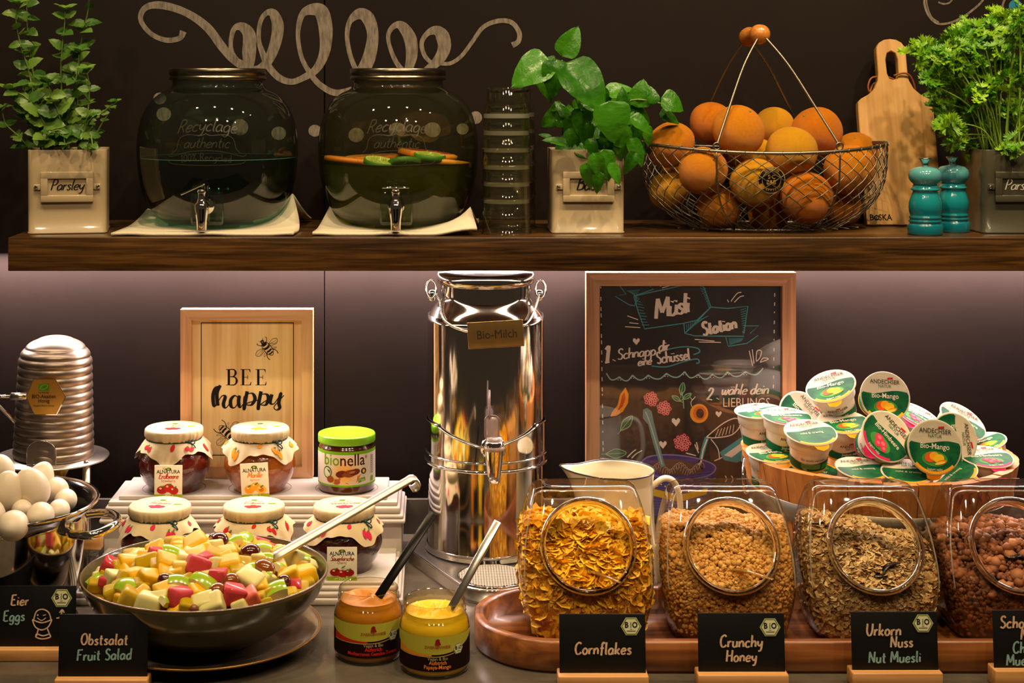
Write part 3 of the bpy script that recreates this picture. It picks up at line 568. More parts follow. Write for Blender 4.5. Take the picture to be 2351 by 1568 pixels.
EMB = thin_glass('embossed_glass', '#f4f0d8', '#d8d2b0', 1, 1.9, .15, body=.08, bodycol='#b9b18a')
PROF = [(0,.0015),(.074,.0),(.082,.003),(.097,.013),(.110,.027),(.1195,.044),(.126,.065),(.1305,.095),(.132,.125),(.1305,.150),(.124,.178),(.112,.200),(.096,.215),(.080,.223),(.0745,.229),(.074,.236),(.0765,.240),(.0755,.246)]
def rad(z, k=1):
    for (r0, z0), (r1, z1) in zip(PROF[1:], PROF[2:]):
        if z0 <= z <= z1: return (r0+(r1-r0)*(z-z0)/(z1-z0))*k
    return .07
def dispenser(label, px, Y, glass, wat, wtop, level, words, tapang):
    z0 = ZS+.0052; root = thing('drink_dispenser', label, 'drink dispenser', (X(px, Y), Y, z0), 0, 'glass drink dispensers')
    MB().lathe(spline(PROF, 4), glass, 64, cap=False).build('glass_jar', root)
    lv = [(0, .004)]+[(rad(z)-.003, z) for z in np.linspace(.004, level, 16)]; MB().lathe(lv, wat, 56, cap=False).build('water', root)
    MB().lathe([(0, level), (rad(level)*.6, level), (rad(level)-.003, level), (rad(level)-.0025, level+.001)], wtop, 56, cap=False).build('water_surface', root)
    MB().tube([((rad(level)-.002)*cos(q), (rad(level)-.002)*sin(q), level) for q in np.linspace(0, 2*pi, 72)[:-1]], .0006, wtop if wtop is not WTOP else MENI, 6, closed=True).build('water_line', root)
    MB().lathe([(.0775, .238), (.0795, .2385), (.0795, .244), (.0785, .2445), (.0785, .2465), (.0795, .247), (.0795, .2565), (.078, .2575), (.0, .2572)], LIDM, 64, cap=False).build('lid', root)
    e = MB(); cm = lambda u, v, l: Vector(((rad(v)+.0006*l)*sin(u/.128), -(rad(v)+.0006*l)*cos(u/.128), v))
    e.hand(words[0], 0, .158, .021, cm, EMB, .09, 1, slant=.3, sp=.06, arc=-2.0); e.hand(words[1], 0, .132, .017, cm, EMB, .09, 1, slant=.3, sp=.06, arc=-.6); e.hand(words[2], 0, .112, .0115, cm, EMB, .09, 1, sp=.1, arc=-2.4)
    for s_ in (-1, 1):
        e.stroke([(0, .154), (s_*.008, .151), (s_*.03, .152), (s_*.042, .145), (s_*.046, .130), (s_*.052, .124)], .0012, cm, EMB, 1); e.stroke([(0, .1275), (s_*.025, .1255), (s_*.055, .118), (s_*.062, .121)], .0011, cm, EMB, 1); e.stroke([(s_*.062, .112), (s_*.052, .106), (0, .104)], .0011, cm, EMB, 1)
    e.build('embossed_lettering', root)
    tz = .040; ty = -rad(tz)
    b = MB().box((0, ty+.004, tz-.003), (.052, .016, .056), glass, .006, seg=3); b.build('tap_boss', root)
    t = MB(); T = Matrix.Translation((0, ty-.008, tz)) @ Matrix.Rotation(tapang, 4, 'Z')
    t.lathe([(.011, 0), (.013, .002), (.013, .006), (.007, .008), (.006, .02)], CHROME, 20, M=T @ Matrix.Rotation(pi/2, 4, 'X') @ Matrix.Translation((0, 0, -.004)))
    t.lathe([(.0055, -.036), (.0075, -.035), (.0085, -.020), (.0115, -.002), (.012, .004), (.0085, .008), (.006, .014), (.006, .022), (.0075, .024), (.006, .028)], CHROME, 20, M=T @ Matrix.Translation((0, -.024, 0)), cap=True)
    t = t.build('tap', root)
    MB().box((0, -.027, .031), (.042, .009, .0028), CHROME, .0012, M=T @ Matrix.Rotation(.0, 4, 'Z') @ (Matrix.Rotation(-.42, 4, 'Y') if tapang < 0 else Matrix.Identity(4))).build('lever', t)
    return root
dispenser('plain water dispenser jar with metal lid, left of the pair', 500, 2.505, GT, WATER, WTOP, .1115, ('Recyclage', 'authentic', '100% Recycled'), -.15)
dispenser('dispenser jar of fruit water with citrus slices floating, right of the pair', 914, 2.505, GG, LEMW, LTOP, .103, ('Recyclage', 'authentic', '100% Recycled'), .0)
# citrus slices afloat in the right dispenser
def slice_mesh(R, t, rind, flesh, pith):
    mb = MB(); mb.lathe([(R*.9, 0), (R, t*.15), (R, t*.85), (R*.9, t)], rind, 32, cap=False); mb.lathe([(0, t*.99), (R*.9, t)], pith, 32, cap=False); mb.lathe([(R*.9, 0), (0, .01*t)], pith, 32, cap=False)
    for k in range(9):
        a = 2*pi*k/9; w_ = 2*pi/9*.42
        for zz in (t*1.04, -t*.04): mb.add([(R*.1*cos(a), R*.1*sin(a), zz), (R*.82*cos(a-w_), R*.82*sin(a-w_), zz), (R*.86*cos(a), R*.86*sin(a), zz), (R*.82*cos(a+w_), R*.82*sin(a+w_), zz)], [(0, 1, 2, 3)], flesh)
    return mb.mesh('slice')
sm = {'orange slice': slice_mesh(.047, .009, mat('orange_rind', '#e07a12', .5), mat('orange_flesh', '#f0a028', .35), mat('orange_pith', '#f0c070', .6)),
      'grapefruit slice': slice_mesh(.050, .010, mat('grapefruit_rind', '#e8952a', .5), mat('grapefruit_flesh', '#e0502e', .35), mat('grapefruit_pith', '#f0b080', .6)),
      'lime slice': slice_mesh(.026, .010, mat('lime_rind', '#3f7a10', .5), mat('lime_flesh', '#b7c850', .35), mat('lime_pith', '#cfd890', .6))}
dc = Vector((X(914, 2.505), 2.505, ZS+.0052+.1075))
for nm, dx, dy, dz, tx, ty_, lab in (('orange slice', -.075, -.015, -.006, .1, .04, 'orange slice floating at the left side of the fruit water'), ('orange slice', -.045, .045, -.004, .04, 0, 'orange slice floating behind the lime at the jar back'),
        ('grapefruit slice', .048, .035, .002, .12, -.05, 'pink grapefruit slice floating at the back right of the fruit water'), ('grapefruit slice', .072, -.03, -.011, .1, .1, 'grapefruit slice pressed to the right front glass'), ('lime slice', .052, -.062, .002, .12, .05, 'lime slice floating on top of the right grapefruit slice'),
        ('lime slice', -.028, -.094, -.006, .25, .05, 'green lime slice at the front glass, left of two'), ('lime slice', .012, -.095, -.006, .3, -.05, 'green lime slice at the front glass, right of two'), ('lime slice', -.085, .01, -.022, .1, .1, 'lime slice sunk under the orange slice at left'),
        ('orange slice', .012, -.03, -.012, .1, 0, 'orange slice floating in the middle behind the limes'), ('lime slice', .06, .01, -.045, 1.1, .4, 'lime slice sunk upright in the lower right water')):
    o = link(nm.replace(' ', '_'), sm[nm]); o.location = dc+Vector((dx, dy, dz)); o.rotation_euler = (tx, ty_, rnd.uniform(0, 6)); tag(o, lab, 'fruit slice', 'citrus slices in the dispenser')

# ---------------------------------------------------------------- stacked tumblers
TG = thin_glass('tumbler_glass', '#f8f7ec', '#c6c6ae', 3, 1.52, .03, body=.006, bodycol='#c8c6b0'); TF = thin_glass('tumbler_frost', '#d8d6c4', '#c4c2b0', 1, 1.3, .3, body=.25, bodycol='#cfccb8')
TB = solid_glass('tumbler_base_glass', '#f2f4ea', 0, 1.48)
def tumbler(x, y, z, lab):
    t = thing('tumbler', lab, 'glass', (x, y, z), 0, 'upturned tumblers in two stacks')
    MB().lathe([(.0395, 0), (.0385, .001), (.0372, .03), (.0352, .056), (.0345, .066), (.031, .074), (.0305, .095), (.029, .097), (.0, .0965)], TG, 36, cap=False).build('bowl', t)
    MB().lathe([(.0, .088), (.026, .0885), (.0285, .092), (.029, .0955), (.0, .0957)], TB, 32, cap=False).build('thick_base', t)
    MB().lathe([(.0363, .0485), (.0359, .0555)], TF, 36, cap=False).build('frosted_band', t)
    MB().lathe([(.0392, -.0006), (.0402, .0006), (.0392, .002), (.0384, .0008), (.0392, -.0006)], TG, 36, cap=False).build('rim', t)
nm = ('bottom', 'second from the bottom', 'third from the bottom', 'fourth from the bottom', 'fifth from the bottom', 'top')
for k in range(6): tumbler(X(1163, 2.40), 2.40, ZS+.0008+k*.0268, 'clear upturned tumbler, %s of the front stack by the basil' % nm[k])
for k in range(6): tumbler(X(1176, 2.50), 2.50, ZS+.0008+k*.0268, 'clear upturned tumbler, %s of the rear stack behind the front one' % nm[k])

# ---------------------------------------------------------------- wire basket of oranges
ZINC = mat('zinc_wire', '#8d8478', .38, 1); bc = Vector((X(1752, 2.49), 2.49, ZS)); RX, RY, RZ = .201, .125, .1345
root = thing('wire_basket', 'oval wire mesh basket with wooden carry handle holding oranges', 'basket', bc)
def bowlp(a, t, k=1):
    """t 0 at the rim, 1 at the bottom edge"""
    s = 1-.38*t**3.5
    zz = .004+(RZ-.004)*(1-t)
    sag = .006*cos(2*a)*(1-t)
    return Vector((RX*s*k*cos(a), RY*s*k*sin(a), zz+sag))
rim = [bowlp(2*pi*i/72, 0) for i in range(72)]
MB().tube(rim, .0028, ZINC, 8, closed=True).build('rim_wire', root)
msh = MB(); NC = 44
for k in range(NC):
    for sg in (1, -1):
        pts = []
        for i in range(29):
            t = i/28; a = 2*pi*k/NC+sg*t*6.5*2*pi/NC/1.0*.5*2; p = bowlp(a, t); wob = .0009*cos(t*13*pi)*sg; p = p*1; p.x += wob*cos(a); p.y += wob*sin(a); pts.append(p)
        msh.tube(pts, .00075, ZINC, 4, caps=False)
for k in range(NC):                                     # wire wrapped over the rim
    a = 2*pi*k/NC; c = bowlp(a, 0); T = Vector((-sin(a)*RX, cos(a)*RY, 0)).normalized()
    msh.tube([c+T*(u*.006)+Vector((cos(a)*cos(ph)*.0036, sin(a)*cos(ph)*.0036, sin(ph)*.0036)) for u, ph in ((0, -1.5), (.25, -.2), (.5, .9), (.75, 1.9), (1, 3.1))], .0007, ZINC, 4, caps=False)
for i in range(-6, 7):                                   # floor of the basket
    x = i*.021; yy = RY*.7*sqrt(max(0, 1-(x/(RX*.7))**2)); msh.tube([(x-.02, -yy, .004), (x+.02, yy, .004)], .0008, ZINC, 4); msh.tube([(x+.02, -yy, .005), (x-.02, yy, .005)], .0008, ZINC, 4)
o = msh.build('wire_mesh', root); o['kind'] = 'stuff'
MB().tube([bowlp(2*pi*i/60, 1) for i in range(60)], .0022, ZINC, 6, closed=True).build('foot_ring', root)
for a in (-pi/2-.50, -pi/2+.50, pi/2-.5, pi/2+.5):
    MB().tube([bowlp(a, t, 1.005) for t in np.linspace(0, 1, 14)], .0015, ZINC, 6).build('upright_wire', root)
FY = 2.49-RY*cos(.5)
hl = at(1732, 80, 2.49)-bc; hf, hb = at(1748, 78, 2.45)-bc, at(1716, 86, 2.53)-bc
for sgn, yy, he, l in ((1, -1, hf, 0), (-1, 1, hb, 0)):
    for s_ in (-1, 1):
        e = bowlp(yy*pi/2+s_*.5*yy*-1 if yy < 0 else pi/2-s_*.5, 0); e = Vector((s_*abs(e.x), e.y, e.z+.009))
        MB().tube(smooth3([e, e.lerp(he, .3)+Vector((s_*.004, 0, 0)), e.lerp(he, .7)+Vector((s_*.007, 0, .002)), he+Vector((s_*.003, 0, -.002))], 6), .0021, ZINC, 8).build('handle_wire', root)
        MB().tube([e+Vector((.0055*cos(q), 0, .0055*sin(q)-.001)) for q in np.linspace(0, 2*pi, 15)[:-1]], .0013, ZINC, 6, closed=True).build('eyelet', root)
HW = wood('handle_wood', '#d98f42', '#c87a30', '#ab6222', 1, 30, .35, 200, coat=.3)
M = frame(hf+Vector((0, 0, .0)), hb-hf); Lh = (hb-hf).length
MB().lathe([(.0, -.007), (.009, -.006), (.0155, .002), (.0165, .012), (.0125, .026), (.0115, Lh/2), (.0125, Lh-.026), (.0165, Lh-.012), (.0155, Lh-.002), (.009, Lh+.006), (0, Lh+.007)], HW, 28, M=M).build('wooden_handle', root)
bd = MB(); bY = -.1265; bM = Matrix.Translation(Vector((X(1770, 2.49-.117), -.1195, Z(413, 2.49-.117)-ZS))-Vector((bc.x, 0, 0))) @ Matrix.Rotation(.16, 4, 'X') @ Matrix.Rotation(pi/2, 4, 'X')
GOLD = mat('brass_print', '#f0bf4e', .35, .1); BLK = mat('badge_black', '#15110c', .3)
bd.lathe([(0, -.001), (.0212, -.001), (.0215, .0005), (.021, .0015), (0, .0015)], BLK, 40, M=bM)
bmf = lambda u, v, l: bM @ Vector((u, v, .0015+.0002*l))
ring = lambda R_, w_: bd.stroke([(R_*cos(q), R_*sin(q)) for q in np.linspace(0, 2*pi, 40)], w_, bmf, GOLD, 1, smooth=False, closed=True)
ring(.0208, .0011); ring(.0145, .0007)
bd.text('S·C', 0, .0022, .0075, bmf, GOLD, 1, .01); bd.text('B&B', 0, -.0065, .0078, bmf, GOLD, 1, .01); bd.text('LONDON', 0, .0158, .0044, bmf, GOLD, 1, arc=.016)
for k in range(9): an = -pi/2+(k-4)*.21; bd.text('SHEFFIELD'[k], .0176*cos(an), .0176*sin(an), .0042, bmf, GOLD, 1)
bd.build('round_badge', root)
# oranges
OR = [mat('orange_peel_%d' % i, c, .38, spec=.45, var=(9, c2, .4, .7), bump=(420, .8)) for i, (c, c2) in enumerate((('#f4991a', '#ee8a12'), ('#f7b224', '#f2a418'), ('#f08c16', '#e87f10')))]
def orange_mesh(mt, seed):
    q = random.Random(seed); ph = [q.uniform(0, 6) for _ in range(4)]
    def fn(p):
        k = 1+.018*sin(3*p.x+ph[0])*cos(2*p.y+ph[1])+.012*sin(5*p.z+ph[2]); d = sqrt(p.x**2+p.y**2)
        if p.z > 0 and d < .22: k -= .035*(1-d/.22)
        return p*k
    mb = MB().ball((0, 0, 0), (1, 1, .95), mt, 32, 22, fn=fn); return mb.mesh('peel')
om = [orange_mesh(OR[i % 3], i) for i in range(6)]; STAR = MB().ball((0, 0, .93), (.05, .05, .03), mat('orange_button', '#6d7a28', .7), 10, 6).mesh('stem_button')
names = ['far left rim orange with dimpled top', 'large orange at the top left of the heap', 'wide orange crossed by the front handle wire', 'yellowish orange at the back middle under the handle', 'big orange at the top right of the heap', 'yellow-orange lemon-toned orange in front of the top right one',
 'orange behind mesh under the left eyelet', 'dim orange low at the left end', 'shaded orange at the basket bottom left', 'orange behind the round badge', 'big orange right of the badge, low', 'orange bulging at the right side of the mesh', 'orange just under the right rim at back',
 'dark orange low at the right end', 'orange hidden behind the left front ones', 'orange tucked behind the badge orange', 'orange peeping between the top ones at centre', 'shaded orange at the bottom centre']
ors = [(1540,333,54,2.475),(1634,282,51,2.52),(1695,300,60,2.43),(1777,290,46,2.55),(1875,303,59,2.52),(1817,347,57,2.425),(1613,392,57,2.415),(1535,437,46,2.49),(1650,478,50,2.45),(1734,420,58,2.41),(1850,453,63,2.42),(1950,390,60,2.46),(1965,352,50,2.55),
       (1935,478,44,2.50),(1570,380,50,2.56),(1740,370,54,2.50),(1700,340,46,2.56),(1765,490,48,2.48)]
for i, ((px, py, rp, Y), nm_) in enumerate(zip(ors, names)):
    R_ = rp*Y/F; t = thing('orange', nm_, 'orange', at(px, py, Y), 0, 'oranges in the wire basket')
    mi = 1 if i in (3, 5, 7) else [0, 2, 3, 4, 5, 0][i % 6]; t.rotation_euler = (rnd.uniform(-.5, .8), rnd.uniform(-.7, .7), rnd.uniform(0, 6)); t.scale = (R_*(1.06 if i in (0, 2, 5) else 1), R_, R_)
    link('peel', om[mi], t); link('stem_button', STAR, t)

# ---------------------------------------------------------------- cutting board, mills
BW = wood('board_wood', '#c99c5c', '#bb8b4a', '#a87838', 2, 14, .5, 90)
k = 2.6/F; half = [(86,0),(86,268),(85,284),(78,292),(60,302),(45,316),(36,335),(34,352),(34,402),(33,414),(26,426),(14,433),(0,435)]
out = [(x*k, z*k) for x, z in half]+[(-x*k, z*k) for x, z in reversed(half[:-1])]
hole = [(13,352),(14,385),(10,400),(0,406),(-10,400),(-14,385),(-13,352),(-9,340),(0,337),(9,340)]
bm = bmesh.new(); T = .016
def loop(pts, y): return [bm.verts.new((x, y, z)) for x, z in pts]
hp = [(x*k, z*k) for x, z in reversed(hole)]
ov, hv = loop(out, -T/2), loop(hp, -T/2); eds = [bm.edges.new((a[i], a[(i+1) % len(a)])) for a in (ov, hv) for i in range(len(a))]
g_ = bmesh.ops.triangle_fill(bm, edges=eds, use_beauty=True)['geom']; fs = [x for x in g_ if isinstance(x, bmesh.types.BMFace)]
ex = bmesh.ops.extrude_face_region(bm, geom=fs)['geom']; bmesh.ops.translate(bm, verts=[x for x in ex if isinstance(x, bmesh.types.BMVert)], vec=(0, T, 0)); bmesh.ops.recalc_face_normals(bm, faces=bm.faces[:])
ee = [e for e in bm.edges if len(e.link_faces) == 2 and e.calc_face_angle(0) > 1.0]; bmesh.ops.bevel(bm, geom=ee, offset=.0012, segments=1, affect='EDGES')
mb = MB(); mb._bm(bm, BW, False)
bt = thing('cutting_board', 'pale wooden paddle cutting board leaning on wall behind the mills', 'cutting board', (X(2076, 2.535), 2.535, ZS))
bt.rotation_euler = (math.radians(-15.5), 0, 0); mb.build('board', bt)
LE = mat('leather_cord', '#8a4a1c', .6); MB().tube(smooth3([(.0, -.011, .258), (.018, -.013, .262), (.030, -.010, .255), (.038, .0, .235), (.030, .012, .24), (0, .014, .262), (-.028, .012, .25), (-.040, 0, .232), (-.043, -.004, .242), (-.036, -.004, .256), (-.018, .004, .26)], 5), .0017, LE, 6).build('leather_loop', bt)
lg = MB(); mp_ = front_map(-T/2, eps=.0002); lg.text('B', -.0555, .008, .0115, mp_, INK, 1, .02); lg.disc(-.0475, .0122, .0046, .0046, mp_, INK, 1); lg.disc(-.0475, .0122, .0024, .0024, mp_, flat('#c2a070'), 3); lg.disc(-.0475, .0122, .0012, .0012, mp_, INK, 5); lg.text('SKA', -.0328, .008, .0115, mp_, INK, 1, .02)
lg.build('burnt_logo', bt)
def mill(label, px, Y):
    t = thing('pepper_mill', label, 'pepper mill', (X(px, Y), Y, ZS), 0, 'teal mills beside the cutting board')
    m1 = mat('teal_glaze_deep', '#0f7a86', .12, coat=1); m2 = mat('teal_glaze_mid', '#13929c', .12, coat=1); m3 = mat('teal_glaze_light', '#56a9b0', .12, coat=1)
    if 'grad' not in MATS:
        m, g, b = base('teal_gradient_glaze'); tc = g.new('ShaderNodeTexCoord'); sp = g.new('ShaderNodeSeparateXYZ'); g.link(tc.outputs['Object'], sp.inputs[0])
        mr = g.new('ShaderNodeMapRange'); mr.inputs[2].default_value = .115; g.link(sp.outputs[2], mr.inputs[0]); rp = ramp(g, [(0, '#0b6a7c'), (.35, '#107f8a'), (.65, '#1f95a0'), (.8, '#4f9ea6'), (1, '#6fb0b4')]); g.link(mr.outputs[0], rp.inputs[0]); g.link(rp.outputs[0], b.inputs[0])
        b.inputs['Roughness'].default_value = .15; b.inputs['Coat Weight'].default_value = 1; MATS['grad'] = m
    G_ = MATS['grad']
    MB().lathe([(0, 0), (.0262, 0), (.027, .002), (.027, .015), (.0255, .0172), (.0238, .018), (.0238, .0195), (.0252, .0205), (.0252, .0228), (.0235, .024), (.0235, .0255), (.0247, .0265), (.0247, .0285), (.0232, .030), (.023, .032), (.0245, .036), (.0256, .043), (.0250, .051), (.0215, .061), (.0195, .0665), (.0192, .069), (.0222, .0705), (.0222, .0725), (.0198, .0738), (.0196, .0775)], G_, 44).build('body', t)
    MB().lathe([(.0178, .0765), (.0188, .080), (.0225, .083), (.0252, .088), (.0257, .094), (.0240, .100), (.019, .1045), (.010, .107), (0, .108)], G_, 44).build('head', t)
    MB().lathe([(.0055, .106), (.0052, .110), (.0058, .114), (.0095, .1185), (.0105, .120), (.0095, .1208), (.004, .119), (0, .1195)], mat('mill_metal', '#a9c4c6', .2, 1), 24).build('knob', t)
mill('teal pepper mill standing at the shelf edge, front of two', 2124, 2.385); mill('teal mill half hidden behind the front one', 2187, 2.43)
# round bulbs of the spotlights, above and in front of the buffet
BULB = bpy.data.materials.new('lamp_bulb'); BULB.use_nodes = True; g = N(BULB); g.n.clear(); e_ = g.new('ShaderNodeEmission'); e_.inputs[0].default_value = (1, .8, .55, 1); e_.inputs[1].default_value = 70; g.link(e_.outputs[0], g.new('ShaderNodeOutputMaterial').inputs[0])
LB = MB().lathe([(0, 0), (.03, .0), (.03, .002), (0, .002)], BULB, 16, cap=False).mesh('bulb'); LH = MB().lathe([(.034, -.002), (.036, -.002), (.036, .07), (0, .07), (0, .068), (.034, .068), (.034, -.002)], mat('lamp_black', '#0a0a0a', .5), 20, cap=False).mesh('housing')
for nm_, x, y in (('leftmost of the near row', -.95, 1.75), ('second of the near row', -.35, 1.75), ('middle of the near row', .25, 1.75), ('fourth of the near row', .78, 1.75), ('rightmost of the near row', 1.3, 1.75), ('leftmost of the far row', -.75, .35), ('second of the far row', -.1, .35), ('third of the far row', .55, .35), ('rightmost of the far row', 1.15, .35)):
    t = thing('ceiling_spotlight', 'black ceiling spotlight above the picture, '+nm_, 'spotlight', (x, y, 2.19)); t.rotation_euler = (.35 if y > 1 else .6, 0, 0); link('bulb', LB, t); link('housing', LH, t)
# ================================================================ white two-tier riser
WHITE = mat('white_lacquer', '#bdb3ab', .35, spec=.4)
rs = thing('display_riser', 'white moulded two-tier display riser carrying jam jars', 'display stand', (X(590, 2.5), 2.5, 0))
ox = rs.location.x; xl, xr = -.545-ox, X(930, 2.44)-ox
def slab(mb, x0, x1, y0, y1, z0, z1, bev=.0015): mb.box(((x0+x1)/2, (y0+y1)/2-2.5, (z0+z1)/2), (x1-x0, y1-y0, z1-z0), WHITE, bev)
u = MB(); slab(u, xl+.006, xr-.006, 2.462, 2.60, .0, .085)
slab(u, xl, xr, 2.452, 2.602, .072, .079, .003); slab(u, xl+.003, xr-.003, 2.455, 2.602, .079, .086, .003); slab(u, xl+.008, xr-.008, 2.459, 2.60, .086, .098, .004); slab(u, xl+.013, xr-.013, 2.464, 2.598, .098, .105); slab(u, xl+.028, xr-.030, 2.474, 2.594, .105, .112)
for cxp in (400, 597, 796): u.tube([(X(cxp, 2.525)-ox+.052*cos(q), .025+.052*sin(q)*.93, .1121) for q in np.linspace(0, 2*pi, 48)[:-1]], .0006, mat('groove_grey', '#8f857c', .7), 4, closed=True)
u.build('upper_tier', rs)
u = MB(); xl2, xr2 = xl-.002, X(925, 2.28)-ox
slab(u, xl2, xr2, 2.276, 2.47, 0, .010, .002); slab(u, xl2+.003, xr2-.003, 2.281, 2.47, .010, .018, .003); slab(u, xl2+.008, xr2-.008, 2.287, 2.47, .018, .025, .003); slab(u, xl2+.014, xr2-.014, 2.294, 2.47, .025, .030)
u.build('lower_tier', rs)
# ---------------------------------------------------------------- framed bee print
FRW = wood('frame_wood', '#e2b487', '#d6a478', '#c48e62', 2, 16, .5, 110); FRH = wood('frame_wood_across', '#e2b487', '#d6a478', '#c48e62', 0, 16, .5, 110)
BAM = wood('bamboo_print', '#efd6a2', '#e5c68e', '#d0a96c', 2, 12, .45, 70)
def picture_frame(root, w, h, bw, d, lip, mats, inner, names='frame_rail'):
    A, B = mats
    for s_ in (-1, 1): MB().prism([(s_*w/2, 0), (s_*w/2, h), (s_*(w/2-bw), h-bw), (s_*(w/2-bw), bw)] if s_ > 0 else [(-w/2, h), (-w/2, 0), (-w/2+bw, bw), (-w/2+bw, h-bw)], -d, 0, A).build(names, root)
    MB().prism([(-w/2, 0), (w/2, 0), (w/2-bw, bw), (-w/2+bw, bw)], -d, 0, B).build(names, root); MB().prism([(w/2, h), (-w/2, h), (-w/2+bw, h-bw), (w/2-bw, h-bw)], -d, 0, B).build(names, root)
YF = 2.607
bf = thing('picture_frame', 'light wood box frame with bee print reading BEE happy', 'picture', (X(566, 2.585), YF, .1122))
W_, H_ = 304*2.585/F, 387*2.585/F
picture_frame(bf, W_, H_, .0185, .022, 0, (FRW, FRH), None)
bp_ = MB(); bp_.box((0, -.004, H_/2), (W_-.034, .004, H_-.034), BAM); mp = front_map(-.006, eps=.0002)
x0, x1, z0, z1 = -W_/2+.034, W_/2-.035, .036, H_-.026
for a, b, c, d in ((x0, z1, x1, z1+.0014), (x0, z0-.0014, x1, z0), (x0-.0014, z0-.0014, x0, z1+.0014), (x1, z0-.0014, x1+.0014, z1+.0014)): bp_.rect(a, b, c, d, mp, INK)
kx = 2.585/F; U = lambda px, py: ((px-566)*kx, (1100-py)*kx)
def P2(*pts): return [U(*p) for p in pts]
def serif(mb, ch, x, y, h, mp, m, layer=1):
    t, n_ = h*.15, h*.035
    st = {'B': [('v', .16)], 'E': [('v', .16)]}[ch]
    mb.rect(x+.10*h, y, x+.10*h+t, y+h, mp, m, layer); mb.rect(x, y, x+.36*h, y+n_, mp, m, layer); mb.rect(x, y+h-n_, x+.36*h, y+h, mp, m, layer)
    if ch == 'E':
        for yy, L in ((0, .66), (h*.5-n_/2, .46), (h-n_, .62)): mb.rect(x+.1*h, y+yy, x+L*h, y+yy+n_, mp, m, layer)
        mb.poly([(x+.66*h, y), (x+.70*h, y+.24*h), (x+.66*h, y+.2*h), (x+.58*h, y+n_)], mp, m, layer); mb.poly([(x+.62*h, y+h), (x+.64*h, y+.78*h), (x+.61*h, y+.82*h), (x+.54*h, y+h-n_)], mp, m, layer); mb.rect(x+.44*h, y+.38*h, x+.47*h, y+.62*h, mp, m, layer)
    else:
        mb.stroke([(x+.2*h, y+h-n_/2), (x+.5*h, y+h*.97), (x+.60*h, y+.77*h), (x+.48*h, y+.56*h), (x+.2*h, y+.53*h)], [n_, t*.5, t, t*.5, n_], mp, m, layer); mb.stroke([(x+.2*h, y+.53*h), (x+.55*h, y+.5*h), (x+.67*h, y+.27*h), (x+.54*h, y+.04*h), (x+.2*h, y+n_/2)], [n_, t*.5, t, t*.5, n_], mp, m, layer)
for ch, px in (('B', 516), ('E', 549), ('E', 584)): a, b = U(px, 891); serif(bp_, ch, a, b, 37*kx, mp, INK)
def script(mb, pts, wmin, wmax, mp, m, fn, layer=2, sub=7):
    """brush line: thick on the way down, thin on the way up"""
    pp, _ = catmull(pts, [1]*len(pts), sub); W = []
    for i in range(len(pp)):
        a, b = pp[max(0, i-1)], pp[min(len(pp)-1, i+1)]; dx, dy = b[0]-a[0], b[1]-a[1]; L = sqrt(dx*dx+dy*dy) or 1; W.append(wmin+(wmax-wmin)*max(0, dy/L)**1.3)
    W = [sum(W[max(0, i-2):i+3])/len(W[max(0, i-2):i+3]) for i in range(len(W))]
    mb.stroke([fn(*p) for p in pp], W, mp, m, layer, smooth=False)
wk = lambda a: a*kx
for q in ([(505,893),(492,897),(486,915),(488,938),(493,935),(497,905),(503,891),(495,910),(497,938)],[(495,938),(500,925),(508,915),(514,918),(510,935),(516,943),(530,925)],[(545,920),(536,915),(527,925),(528,940),(537,942),(546,925),(547,915),(545,930),(549,942),(560,928)],
          [(565,905),(560,930),(557,948),(557,920),(565,912),(577,910),(583,922),(575,936),(564,936),(566,932),(590,925)],[(597,905),(592,930),(590,948),(591,920),(599,912),(610,912),(614,922),(608,936),(597,936),(600,932),(622,918)],[(622,912),(618,930),(626,934),(638,918),(643,908),(638,930),(640,943),(632,948),(627,941),(640,925),(650,914)]):
    script(bp_, q, wk(2.2), wk(8.5), mp, INK, U)
def bee(mb, cx_, cy_, ang, k, fn, mp, flip=1, clip=None):
    R_ = lambda x, y: fn(cx_+(x*cos(ang)-y*sin(ang))*k, cy_+(x*sin(ang)+y*cos(ang))*k)
    ln = lambda pts, w_: mb.stroke([R_(*p) for p in pts], w_*kx, mp, INK, 2)
    for k_, (a, b) in enumerate(((-16, -9), (-5, 0), (4, 8), (11, 14))):
        mb.add([mp(*R_(x, y), 2) for x, y in ((a, -7+abs(k_-1)), (b, -7+abs(k_-1.5)), (b+1, 0), (b, 7-abs(k_-1.5)), (a, 7-abs(k_-1)), (a+1, 0))], [(0, 1, 2, 3, 4, 5)], INK)
    ln([(-16,0),(-13,-7),(0,-9),(12,-7),(19,0),(12,7),(0,9),(-13,7),(-16,0)], 1.2); ln([(-16,0),(-21,-3),(-22,2),(-16,3)], 3)
    for s_ in (1, -1):
        ln([(-6, 6*s_), (-10, 22*s_), (-4, 31*s_), (3, 24*s_), (0, 10*s_), (-6, 6*s_)], .9); ln([(-6, 8*s_), (-4, 20*s_), (-3, 29*s_)], .6); ln([(-5, 10*s_), (0, 18*s_), (1, 24*s_)], .6); ln([(2, 8*s_), (10, 18*s_), (10, 12*s_), (6, 8*s_)], .7)
        ln([(-12, 6*s_), (-20, 13*s_), (-24, 12*s_)], 1.3); ln([(6, 7*s_), (16, 13*s_), (24, 12*s_)], 1.5); ln([(-20, 1.5*s_), (-26, 6*s_)], .8)
bee(bp_, 612, 806, .9, 1.0, U, mp); bee(bp_, 517, 1000, -2.4, 1.15, U, mp)
bp_.build('printed_board', bf)

